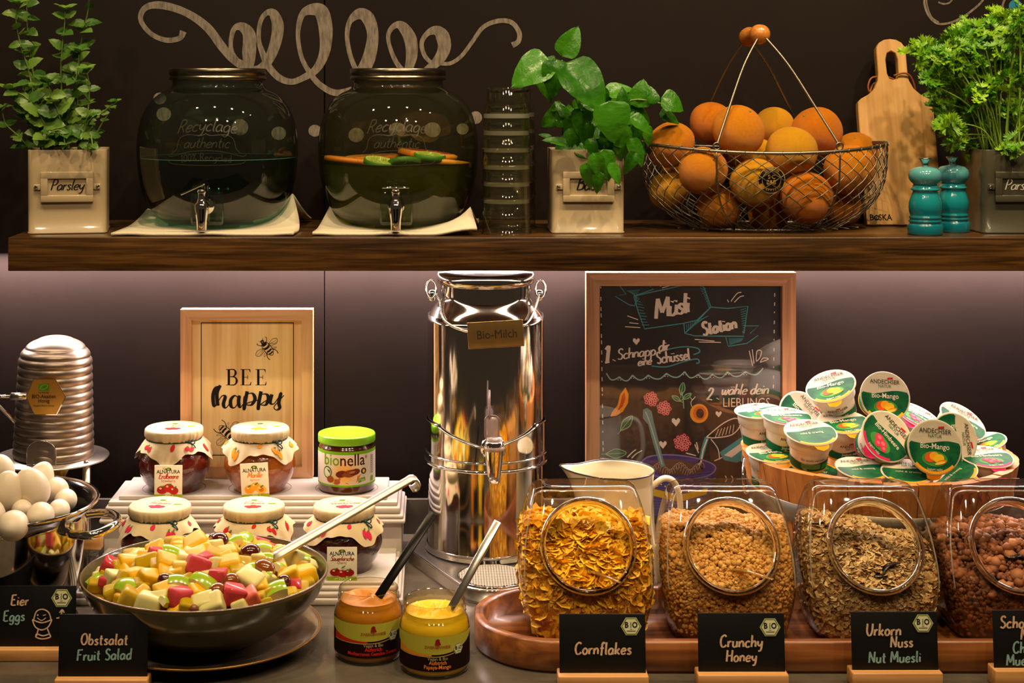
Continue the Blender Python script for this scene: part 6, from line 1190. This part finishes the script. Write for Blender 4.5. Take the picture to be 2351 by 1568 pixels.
# cups
CUP = mat('cup_white', '#ddd3c2', .3, spec=.5, coat=.3); DGR = flat('#155f3c'); LGR = flat('#4f9a48'); CRM = flat('#d9cdb8')
GLID = mat('lid_foil_cream', '#c4b7a1', .5, .0, spec=.15, bump=(60, .4)); DG = mat('lid_green', '#0a4a2e', .55, 0, spec=.1, coat=0, var=(35, '#23703a', .45, .7)); DARKB = flat('#2e4a1c')
def cup_meshes(kind):
    fl = kind[0]; mango = fl == 'm'; acc = flat('#e8a020') if mango else flat('#cf2460'); R_ = .0405; H_ = .056
    b = MB(); b.lathe([(0, 0), (.0255, 0), (.027, .0015), (.0305, .034), (.0312, .0355), (.0345, .038), (.036, .052), (.0362, .0535), (.0392, .0545), (.0392, .056)], CUP, 40, cap=False)
    bm_ = lambda u_, v_, l_: Vector(((.0272+(v_-.0015)*.108+.00025*l_)*sin(u_/.029), -(.0272+(v_-.0015)*.108+.00025*l_)*cos(u_/.029), v_))
    p = MB(); yb = lambda x: .0185+.0015*sin(x*110)
    v = []; f = []
    for i in range(49): x = -.088+.176*i/48; v += [bm_(x, .0055, 1), bm_(x, yb(x), 1)]
    for i in range(48): f.append((2*i, 2*i+2, 2*i+3, 2*i+1))
    p.add(v, f, DARKB if kind.endswith('b') else DGR); p.rect(-.088, .002, .088, .0052, bm_, acc, 1, 40)
    if kind.endswith('b'):
        p.text('Da steckt viel Liebe drin.', 0, .0225, .0044, bm_, INK, 2); [p.rect(-.024, .0165-i*.0022, .006, .0174-i*.0022, bm_, flat('#8fae5a'), 2, 6) for i in range(4)]; p.rect(.009, .0085, .024, .0172, bm_, flat('#2c8a34'), 2, 4); p.text('100g', -.018, .0065, .0036, bm_, flat('#c8d890'), 2)
    else:
        p.text('ANDECHSER', 0, .0270, .0052, bm_, flat('#3a3432'), 2, .01); p.text('NATUR', .0, .0225, .0042, bm_, DGR, 2); p.poly([(-.002, .0318), (.004, .0326), (.004, .0342), (-.002, .0334)], bm_, RED, 2)
        p.text('Jogurt mild', 0, .0125, .0056, bm_, CRM, 2, .01); p.text('Mango' if mango else 'Himbeere', 0, .0078, .0044, bm_, CRM, 2)
    l = MB(); l.lathe([(.0395, .0555), (.0405, .0562), (.0404, .0568), (.0388, .0575), (.037, .0570), (0, .0571)], GLID, 48, cap=False)
    tabm = acc
    l.add([(.012*-1, -.0385, .0563), (.012, -.0385, .0563), (.009, -.0455, .054), (0, -.048, .052), (-.009, -.0455, .054)], [(0, 1, 2, 3, 4)], tabm)
    lp = MB(); mp_ = lambda u_, v_, l_: Vector((u_, v_, .0574+.00022*l_))
    w0 = lambda x: .0075+.0028*sin(x*80)
    v = []; f = []
    for i in range(33): x = -.0378+.0756*i/32; yy = -sqrt(max(0, .0380**2-x*x)); v += [mp_(x, yy, 1), mp_(x, min(w0(x), -yy), 1)]
    for i in range(32): f.append((2*i, 2*i+2, 2*i+3, 2*i+1))
    lp.add(v, f, DG)
    v = []; f = []
    for i in range(25): an = -pi/2-.85+1.7*i/24; v += [mp_(.0385*cos(an), .0385*sin(an), 2), mp_(.0345*cos(an), .0345*sin(an), 2)]
    for i in range(24): f.append((2*i, 2*i+2, 2*i+3, 2*i+1))
    lp.add(v, f, acc)
    lp.text('ANDECHSER', 0, .0205, .0076, mp_, flat('#3a3432'), 3, .005); lp.text('NATUR', 0, .0142, .0056, mp_, DGR, 3); lp.poly([(.004, .0275), (.013, .0285), (.0135, .0315), (.0045, .0302)], mp_, RED, 3)
    if kind.endswith('b'):
        lp.text('mild & cremig', 0, -.006, .006, mp_, CRM, 3)
    else:
        lp.text('Bio-Mango' if mango else 'Bio-Himbeere', 0, -.0022, .0092 if mango else .0080, mp_, CRM, 3, .01)
        lp.disc(0, -.0165, .019, .011, mp_, flat('#3f8a3c'), 2)
        if mango:
            for a, b_, c_, d_, cc in ((-.006, -.0145, .009, .0075, '#d8541e'), (-.001, -.0125, .007, .006, '#e8a020'), (.006, -.0155, .008, .006, '#e8b428'), (.010, -.0205, .008, .003, '#d87a1c'), (.008, -.022, .008, .002, '#f0bc3c')): lp.disc(a, b_, c_, d_, mp_, flat(cc), 4, 16, .3)
        else:
            for a, b_, c_ in ((-.006, -.0125, .007), (.004, -.0155, .0075), (.010, -.0205, .005), (-.002, -.0205, .006)): lp.disc(a, b_, c_, c_*.9, mp_, flat('#cf3550'), 4, 14); lp.disc(a, b_+.001, c_*.5, c_*.4, mp_, flat('#e06a78'), 5, 8)
        lp.text('Jogurt mild', 0, -.0335, .0045, mp_, CRM, 4)
    return b.mesh('cup_body'), p.mesh('body_print'), l.mesh('foil_lid'), lp.mesh('lid_print')
CM = {k_: cup_meshes(k_) for k_ in ('m', 'r', 'mb')}
def cup(kind, px, py, Y, nrm, spin, label):
    M = frame((0, 0, 0), nrm, spin); c = at(px, py, Y); o = thing('yogurt_cup', label, 'yogurt cup', M=Matrix.Translation(c) @ M @ Matrix.Translation((0, 0, -.057)), group='yogurt cups piled in the tub')
    b, p, l, lp = CM[kind]; b_ = link('cup_body', b, o); link('body_print', p, b_); l_ = link('foil_lid', l, o); link('lid_print', lp, l_)
UPR = (0, -.12, 1)
for a in (
 ('m', 1907, 886, 2.42, (-.40,-.42,.95), -.25, 'tilted mango cup at the top left of the pile, lid facing up left'), ('m', 2032, 911, 2.43, (.02,-.95,.32), 0, 'mango cup with lid facing out, highest in the pile'), ('m', 1744, 943, 2.45, (-.05,-.1,1), .3, 'upright mango cup at the far left of the pile'),
 ('m', 1841, 952, 2.50, (.25,-.85,.5), -.5, 'cup with cream lid tipped outward behind the left upright ones'), ('r', 1806, 955, 2.40, (.04,-.16,1), .1, 'upright raspberry cup beside the far left mango cup'), ('mb', 1861, 992, 2.32, (0,-.30,1), .2, 'upright cup turned back to front, on the front of the pile'),
 ('m', 1936, 968, 2.39, (-.05,-.26,1), .15, 'upright mango cup in the middle behind the reversed cup'), ('r', 2108, 955, 2.47, (.35,-.35,1), -.5, 'raspberry cup behind, between the two outward lids'), ('r', 2211, 966, 2.42, (.45,-.62,1), -.2, 'raspberry cup tilted to the right at the top right'),
 ('r', 2036, 1002, 2.30, (.22,-.88,.52), -.55, 'raspberry cup with lid facing out, leaning in the middle'), ('m', 2146, 1027, 2.235, (.02,-.98,.22), 0, 'mango cup with lid facing out at the front right'), ('m', 2190, 1008, 2.33, (.25,-.95,.3), -.9, 'cup with lid facing out hidden behind the front mango lid'),
 ('m', 1772, 1040, 2.38, (.03,-.16,1), .3, 'low yellow foil cup at the front left under the raspberry cup'), ('m', 1867, 1080, 2.325, (0,-.1,1), 2.6, 'bottom cup right under the reversed cup'), ('mb', 1979, 1075, 2.28, (.05,-.2,1), .2, 'bottom cup with green lid at the front centre'), ('mb', 2086, 1082, 2.262, (-.06,-.22,1), -.3, 'bottom cup with green lid left of the front mango lid'),
 ('mb', 2183, 1088, 2.30, (-.35,-.2,1), .5, 'cup tipped over at the front right behind the rim'), ('r', 2265, 1048, 2.33, (.0,-.2,1), .1, 'upright raspberry cup at the far right'), ('m', 2252, 1016, 2.42, (-.3,-.1,1), .2, 'mango cup at the right back near the rim'),
 ('m', 1940, 1010, 2.45, (0,-.1,1), 0, 'cup buried in the back middle of the pile'), ('r', 2060, 1000, 2.44, (0,-.1,1), 0, 'cup buried under the highest mango lid'), ('m', 2180, 1020, 2.44, (0,-.1,1), 0, 'cup buried at the right back under the tilted raspberry')):
    cup(*a)

# ================================================================ acacia tray and cereal jars
ACA = wood('acacia', '#a0622f', '#7c441c', '#48220d', 0, 7, .38, 60, coat=.2)
tx0, tx1, ty0, ty1, th = X(1088, 2.13), 1.20, 2.012, 2.242, .043
def tray_ring(ins, z): w_, d_ = (tx1-tx0)/2-ins, (ty1-ty0)/2-ins; r_ = max(.02, .112-ins); return [((tx0+tx1)/2+x, y+(ty0+ty1)/2, z) for x, y in rrect(w_, d_, min(r_, d_*.98), 16)]
t = thing('serving_tray', 'long acacia wood tray with rounded end under the cereal jars', 'tray', ((tx0+tx1)/2, (ty0+ty1)/2, 0)); og = t.location.copy()
mb = MB(); loft(mb, [tray_ring(.004, 0), tray_ring(.0, .005), tray_ring(0, th-.003), tray_ring(.003, th), tray_ring(.012, th), tray_ring(.015, th-.003), tray_ring(.015, .013)], ACA, True, True, True); mb.build('tray_body', t, og)
CG = thin_glass('cereal_jar_glass', '#faf6ee', '#cfc6b4', 3, 1.5, .03, bump=(20, .12)); RG = solid_glass('ring_glass', '#f4efe4', 0, 1.45)
SEC = [(0, .070, -.058, .058), (.006, .079, -.067, .067), (.03, .0865, -.074, .0705), (.07, .0935, -.076, .073), (.10, .0945, -.0655, .0735), (.13, .092, -.048, .072), (.16, .086, -.031, .068), (.185, .078, -.0165, .0615), (.195, .0735, -.010, .057), (.1995, .066, -.004, .050), (.2005, .05, .004, .042), (.2005, .0, .022, .024)]
SS = catmull([tuple(s_) for s_ in SEC[:-3]], [1]*9, 6)[0]+[SEC[-3], SEC[-2], SEC[-1]]
def sec_at(z):
    for a, b in zip(SS, SS[1:]):
        if a[0] <= z <= b[0] and b[0] > a[0]: f = (z-a[0])/(b[0]-a[0]); return [a[i]+(b[i]-a[i])*f for i in range(4)]
    return SS[0] if z < 0 else SS[-1]
def sp_pt(s_, a, ins=0, n_=4.2):
    w_, yf, yb = s_[1]-ins, s_[2]+ins, s_[3]-ins; c, d_ = cos(a), sin(a); e = 2/n_
    return (w_*abs(c)**e*(1 if c > 0 else -1), (yf+yb)/2+(yb-yf)/2*abs(d_)**e*(1 if d_ > 0 else -1), s_[0])
def _ang(n):
    t_ = np.linspace(0, 2*pi, 6001); q_ = np.array([sp_pt((0, .085, -.072, .072), a) for a in t_]); L_ = np.concatenate([[0], np.cumsum(np.linalg.norm(np.diff(q_, axis=0), axis=1))]); return list(np.interp(np.arange(n)*L_[-1]/n, L_, t_))
OC = Vector((0, -.0475, .1295)); ON = Vector((0, -.873, .488)); OR_ = .0600
def jar_shell():
    n = 144; AN = _ang(n); zs = list(np.linspace(0, .1995, 90)); rings = [[Vector(sp_pt(sec_at(z), a)) for a in AN] for z in zs]; rings.append([Vector(sp_pt(SS[-2], a)) for a in AN]); rings.append([Vector(sp_pt((.2006, .01, .018, .028), a)) for a in AN])
    def inside(p): d = p-OC; h_ = d.dot(ON); return abs(h_) < .035 and (d-ON*h_).length < OR_ and p.y < .0
    v = [p.copy() for r_ in rings for p in r_]; ins_ = [inside(p) for p in v]; f = []; used = set()
    for j_ in range(len(rings)-1):
        for i in range(n):
            q_ = (j_*n+i, j_*n+(i+1) % n, (j_+1)*n+(i+1) % n, (j_+1)*n+i); k_ = sum(ins_[x] for x in q_)
            if k_ == 4: continue
            f.append(q_)
            if k_: used.update(x for x in q_ if ins_[x])
    for x in used:
        d = v[x]-OC; h_ = d.dot(ON); rr = d-ON*h_
        if rr.length > 1e-4: v[x] = OC+ON*h_+rr.normalized()*OR_
    f.append(tuple(reversed(range(n)))); f.append(tuple(range((len(rings)-1)*n, len(rings)*n)))
    return MB().add(v, f, CG, True).mesh('glass_body')
JSH = jar_shell()
RNG = MB().lathe([(OR_-.001, -.012), (OR_-.0015, .004), (OR_-.0005, .0095), (OR_+.0035, .0115), (OR_+.0065, .0095), (OR_+.0068, .005), (OR_+.0045, .001), (OR_+.0025, -.003), (OR_+.0025, -.014), (OR_-.001, -.012)], RG, 96, cap=False, M=frame(OC, ON)).mesh('mouth_ring')
EDG = thin_glass('glass_edge_sheen', '#ffffff', '#f0ece0', 1, 2.0, .15, body=.16, bodycol='#fff6e8')  # whitish bead on the front creases, its highlight put into the colour
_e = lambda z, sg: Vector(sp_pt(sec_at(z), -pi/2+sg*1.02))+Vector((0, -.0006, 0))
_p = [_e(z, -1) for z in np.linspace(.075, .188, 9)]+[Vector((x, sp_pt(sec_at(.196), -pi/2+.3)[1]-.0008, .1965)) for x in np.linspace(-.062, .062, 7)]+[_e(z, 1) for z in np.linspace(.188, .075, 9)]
EDM = MB().tube(smooth3([tuple(p) for p in _p], 3), .0011, EDG, 6).mesh('crease_highlight')
def pieces(tmpl, faces, P, D_, size, seed, mt, flatz=1, jit=.5, parent=None, name='cereal'):
    r_ = np.random.default_rng(seed); m_ = len(P); T_ = np.array(tmpl); k_ = len(T_); nrm = D_+r_.normal(0, jit, (m_, 3)); nrm /= np.linalg.norm(nrm, axis=1)[:, None]
    rv = r_.normal(0, 1, (m_, 3)); u_ = np.cross(nrm, rv); u_ /= np.linalg.norm(u_, axis=1)[:, None]; w_ = np.cross(nrm, u_); sz = size*r_.uniform(.7, 1.25, (m_, 1, 1)); an = r_.uniform(.75, 1.25, (m_, 2, 1))
    V = P[:, None, :]+sz*(T_[None, :, 0:1]*u_[:, None, :]*an[:, 0:1]+T_[None, :, 1:2]*w_[:, None, :]*an[:, 1:2]+T_[None, :, 2:3]*nrm[:, None, :]*flatz)
    V = V.reshape(-1, 3); Fa = np.array(faces, dtype=np.int32); A_f = (Fa[None]+(np.arange(m_)*k_)[:, None, None]).reshape(-1, Fa.shape[1])
    me = bpy.data.meshes.new(name); me.from_pydata(V.tolist(), [], A_f.tolist()); me.materials.append(mt); me.polygons.foreach_set('use_smooth', [True]*len(me.polygons)); me.update(); return link(name, me, parent)
def flake_t(seed, n=7, curl=.35):
    q = random.Random(seed); v = [(0, 0, 0)]+[(q.uniform(.75, 1.1)*cos(2*pi*i/n), q.uniform(.7, 1.05)*sin(2*pi*i/n), curl*(cos(4*pi*i/n)+q.uniform(-.6, .6))) for i in range(n)]
    return v, [(0, 1+i, 1+(i+1) % n) for i in range(n)]
def ico(): 
    bm = bmesh.new(); bmesh.ops.create_icosphere(bm, subdivisions=1, radius=1); v = [tuple(x.co) for x in bm.verts]; bm.verts.index_update(); f = [tuple(y.index for y in x.verts) for x in bm.faces]; bm.free(); return v, f
def cereal(t, zt, core, layers, seed):
    r_ = np.random.default_rng(seed); n = 96; AN = _ang(n)
    def surf(a, ins):
        for z in np.linspace(.199, .01, 70):
            p = sp_pt(sec_at(z), a, ins)
            if z <= zt(p[0], p[1]): return p
        return sp_pt(sec_at(.01), a, ins)
    ins = .0055; top = [surf(a, ins) for a in AN]; rings = [[sp_pt(sec_at(max(.002, (tp_[2]-.006)*k_/14)), AN[i], ins) for i, tp_ in enumerate(top)] for k_ in range(15)]
    for s_ in (.85, .65, .45, .25, .05): rings.append([(p[0]*s_, .02+(p[1]-.02)*s_, min(zt(p[0]*s_, .02+(p[1]-.02)*s_), .19)-.011) for p in top])
    cb = MB(); loft(cb, rings, core, True, True, True); o = cb.build('cereal_bed', t); o['kind'] = 'stuff'
    for (tm, fc, cnt_side, cnt_top, size, mt, flz, inset) in layers:
        P, D_ = [], []
        for _ in range(cnt_side):
            i = r_.integers(n); a = AN[i]+r_.uniform(0, 1)*((AN[(i+1) % n]-AN[i]) % (2*pi)); zz_ = top[i][2]*sqrt(r_.random())*.99+.002; p = sp_pt(sec_at(zz_), a, inset+r_.random()*.002); p2 = sp_pt(sec_at(zz_), a, inset+.02); d_ = np.array([p[0]-p2[0], p[1]-p2[1], .15*abs(p[0]-p2[0])]); d_ = d_/(np.linalg.norm(d_)+1e-9); P.append(p); D_.append(d_)
        while len(P) < cnt_side+int(cnt_top*1.3):
            x, y = r_.uniform(-.095, .095), r_.uniform(-.078, .075); z = min(zt(x, y), .19); sc_ = sec_at(z); w_ = sc_[1]-.004; yc_, b_ = (sc_[2]+sc_[3])/2, (sc_[3]-sc_[2])/2-.003
            if abs(x/w_)**4.2+abs((y-yc_)/b_)**4.2 > 1: continue
            P.append((x, y, z+r_.uniform(-.003, .002))); D_.append(np.array([0, -.3, 1.]))
        o = pieces(tm, fc, np.array(P), np.array(D_), size, int(r_.integers(1e6)), mt, flz, .55, t); o['kind'] = 'stuff'
ICV, ICF = ico(); F1 = flake_t(1, 9, .16); F2 = flake_t(2, 7, .15); F3 = flake_t(5, 8, .2)
slant = lambda lo, hi: (lambda x, y: min(hi, lo+(y+.05)*1.05) if True else 0)
def top_fn(hi, lo, k_=1.3, tilt=0, seed=1): return lambda x, y: max(.02, min(hi+tilt*x, lo+tilt*x+(y+.06)*k_)+.003*sin(x*90+seed)+.003*cos(y*80+seed*2+x*40))
CF = mat('cornflake', '#eda31a', .45, spec=.4, island=['#ffd03c', '#f9ba20', '#fdc832', '#eead14'], bump=(500, .4)); GN = mat('granola', '#b9782c', .6, island=['#d29a44', '#b87c2c', '#dea854', '#9c6420'], bump=(700, .5)); GO = mat('granola_oat', '#d8a860', .6, island=['#dcae66', '#c89448'])
OT = mat('oat_flake', '#cfae78', .6, island=['#dcc08c', '#c09a60', '#d8b880', '#a87c48']); NUTM = mat('nut_raisin', '#7a4a26', .5, island=['#5a2c16', '#b98450', '#8a5a30', '#c89a5c', '#4a1c12']); CO = mat('choco_crumble', '#6e3a1c', .7, island=['#7c4420', '#5a2c14', '#8c5228', '#6a3618']); CB = mat('choco_nut', '#9a5a30', .65, island=['#a0623a', '#84481f', '#b07248'])
jars = [(1342, 'square glass cookie jar of golden cornflakes on the tray'), (1663, 'square glass jar of honey granola clusters on the tray'), (1985, 'square glass jar of oat and nut muesli on the tray'), (2303, 'square glass jar of chocolate muesli cut by the right edge')]
jt = []
for px, lab in jars:
    t = thing('cereal_jar', lab, 'cereal jar', (X(px, 2.145), 2.145, .0135), 0, 'cereal jars on the tray'); link('glass_body', JSH, t); link('mouth_ring', RNG, t); link('crease_highlight', EDM, t); jt.append(t)
fh = lambda L_: L_
cereal(jt[0], top_fn(.146, .094, 1.05), mat('cornflake_core', '#c8880e', .8), [(F1[0], F1[1], 1500, 1000, .0098, CF, 1, .006), (F3[0], F3[1], 900, 500, .0065, CF, 1, .0055)], 3)
cereal(jt[1], top_fn(.145, .096, 1.0), mat('granola_core', '#6e4014', .9), [(ICV, ICF, 4200, 2600, .0029, GN, 1, .004), (ICV, ICF, 700, 500, .0046, GN, 1, .0055), (F2[0], F2[1], 800, 600, .004, GO, 1, .004)], 4)
cereal(jt[2], top_fn(.134, .080, .9, -.22), mat('oat_core', '#7c5a2c', .9), [(F2[0], F2[1], 4200, 2600, .0052, OT, 1, .004), (ICV, ICF, 240, 160, .0042, NUTM, .8, .0055), (F3[0], F3[1], 1200, 800, .0042, OT, 1, .003)], 5)
cereal(jt[3], top_fn(.134, .084, .9, .05), mat('choco_core', '#3a1c0c', .9), [(ICV, ICF, 2600, 1500, .0038, CO, 1, .0045), (ICV, ICF, 260, 170, .0085, CB, .7, .0085)], 6)
# spoons lying in the jar mouths
SPO = thin_glass('clear_scoop', '#f0d8a0', '#a07838', 2, 1.5, .08, body=.3, bodycol='#c89848')
def scoop(lab, a, b, m_):
    t = thing('serving_spoon', lab, 'spoon', a); d = b-a; P = [Vector((0, 0, 0)), d*.3+Vector((0, 0, .006)), d*.65+Vector((0, 0, .004)), d]; P = smooth3([tuple(p) for p in P], 5)
    MB().tube(P, [.0075-.005*i/len(P) for i in range(len(P))], m_, 10, flatten=.35).build('handle', t); MB().ball((0, 0, 0), (.014, .010, .004), m_, 14, 8, M=Matrix.Translation(-d*.12)).build('spoon_bowl', t)
scoop('amber clear scoop resting in the cornflakes jar mouth', at(1332, 1317, 2.10), at(1425, 1338, 2.045), SPO); scoop('amber clear scoop resting in the honey granola jar mouth', at(1660, 1312, 2.10), at(1775, 1331, 2.045), SPO)
DKS = mat('dark_spoon_steel', '#3a302a', .2, .8); scoop('small dark spoon lying in the oat muesli', at(2022, 1318, 2.10), at(2065, 1292, 2.11), DKS); scoop('dark spoon lying in the chocolate muesli', at(2330, 1280, 2.11), at(2375, 1300, 2.10), DKS)

# ================================================================ chalkboard place signs
SLATE = mat('slate_card', '#0b0a0b', .5, spec=.3); BEECH = wood('sign_beech', '#d6a066', '#c98f54', '#b07a40', 0, 18, .5, 120); BE2 = flat('#8a6a3c')
C1, C2_ = mat('chalk_peach', '#d8b493', .9, var=(300, '#a88768', .45, .7)), mat('chalk_mint', '#86aca6', .9, var=(300, '#658a84', .45, .7))
def sign(label, x0, x1, yt, yb, Y, rows, badge=True, extra=None, ruler=True):
    k_ = Y/F; w_, h_ = (x1-x0)*k_, (yb-yt)*k_; cx_ = (x0+x1)/2; z_ = Z(yb, Y); t = thing('place_sign', label, 'sign', (X(cx_, Y), Y, 0), 0, 'black chalk signs on wooden blocks')
    MB().box((0, .004, z_/2+.0008), (w_+.005, .030, z_+.0016), BEECH, .002).build('wooden_block', t)
    c = MB(); M = Matrix.Translation((0, 0, z_)) @ Matrix.Rotation(-.10, 4, 'X'); c.box((0, .001, h_/2), (w_, .002, h_+.004), SLATE, .0004, M=M); c = c.build('slate_card', t)
    l = MB(); mp_ = lambda u_, v_, l_: M @ Vector((u_, -.0001-.00018*l_, v_)); G = lambda px, py: ((px-cx_)*k_, (yb-py)*k_)
    for (tx_, px, py, s_, m_, rot) in rows: a, b = G(px, py); l.hand(tx_, a, b, s_*1.06*k_, mp_, m_, .145, 3, 'C', .1, .35, rot, .13, .012, 5, sx=.92)
    if badge: a, b = G(*badge); hexbadge(l, a, b, 24*k_, mp_, 3)
    if extra: extra(l, mp_, G, k_)
    l.build('chalk_writing', c); return t
def eggcup(l, mp_, G, k_):
    S_ = lambda pts, w_=3: l.stroke([G(*p) for p in pts], w_*k_, mp_, C1, 3)
    S_([(76,1424),(82,1406),(96,1401),(110,1408),(116,1424)]); S_([(73,1424),(95,1431),(118,1424)]); S_([(73,1424),(80,1440),(95,1447),(110,1440),(118,1424)]); S_([(87,1445),(84,1458),(82,1463),(97,1467),(115,1463),(113,1456),(108,1444)]); S_([(82,1463),(84,1456),(98,1460),(113,1456)]); S_([(84,1413),(86,1415)], 4); S_([(97,1415),(104,1413)], 2); S_([(84,1420),(94,1426),(104,1420)], 2)
    S_([(128,1421),(137,1418),(141,1404)]); S_([(135,1409),(141,1402),(146,1409)])
sign('egg sign reading Eier Eggs with drawn egg cup, at the left edge', -40, 172, 1352, 1487, 2.065, [('Eier', 42, 1392, 22, C1, .0), ('Eggs', 30, 1427, 22, C2_, .03)], (139, 1376), eggcup)
sign('sign reading Obstsalat Fruit Salad before the fruit bowl', 133, 338, 1418, 1556, 1.962, [('Obstsalat', 237, 1482, 23, C1, .0), ('Fruit Salad', 238, 1516, 23, C2_, .03)], None)
sign('sign reading Cornflakes with bio badge', 1285, 1483, 1417, 1548, 1.970, [('Cornflakes', 1384, 1503, 25, C1, .0)], (1450, 1441))
sign('sign reading Crunchy Honey with bio badge', 1604, 1803, 1415, 1545, 1.970, [('Crunchy', 1702, 1487, 25, C1, .0), ('Honey', 1702, 1519, 24, C1, .0)], (1770, 1443))
sign('sign reading Urkorn Nuss Nut Muesli with bio badge', 1957, 2155, 1412, 1541, 1.970, [('Urkorn', 2030, 1461, 25, C1, .0), ('Nuss', 2071, 1487, 23, C1, .03), ('Nut Muesli', 2054, 1521, 23, C2_, .02)], (2122, 1434))
sign('sign beginning Scho at the right edge for the chocolate muesli', 2283, 2480, 1408, 1536, 1.970, [('Schoko', 2340, 1444, 25, C1, .0), ('Nuss', 2372, 1470, 24, C1, 0), ('Choco', 2360, 1500, 24, C2_, 0), ('Muesli', 2345, 1527, 23, C2_, .02)], (2450, 1436))
bpy.context.view_layer.update()
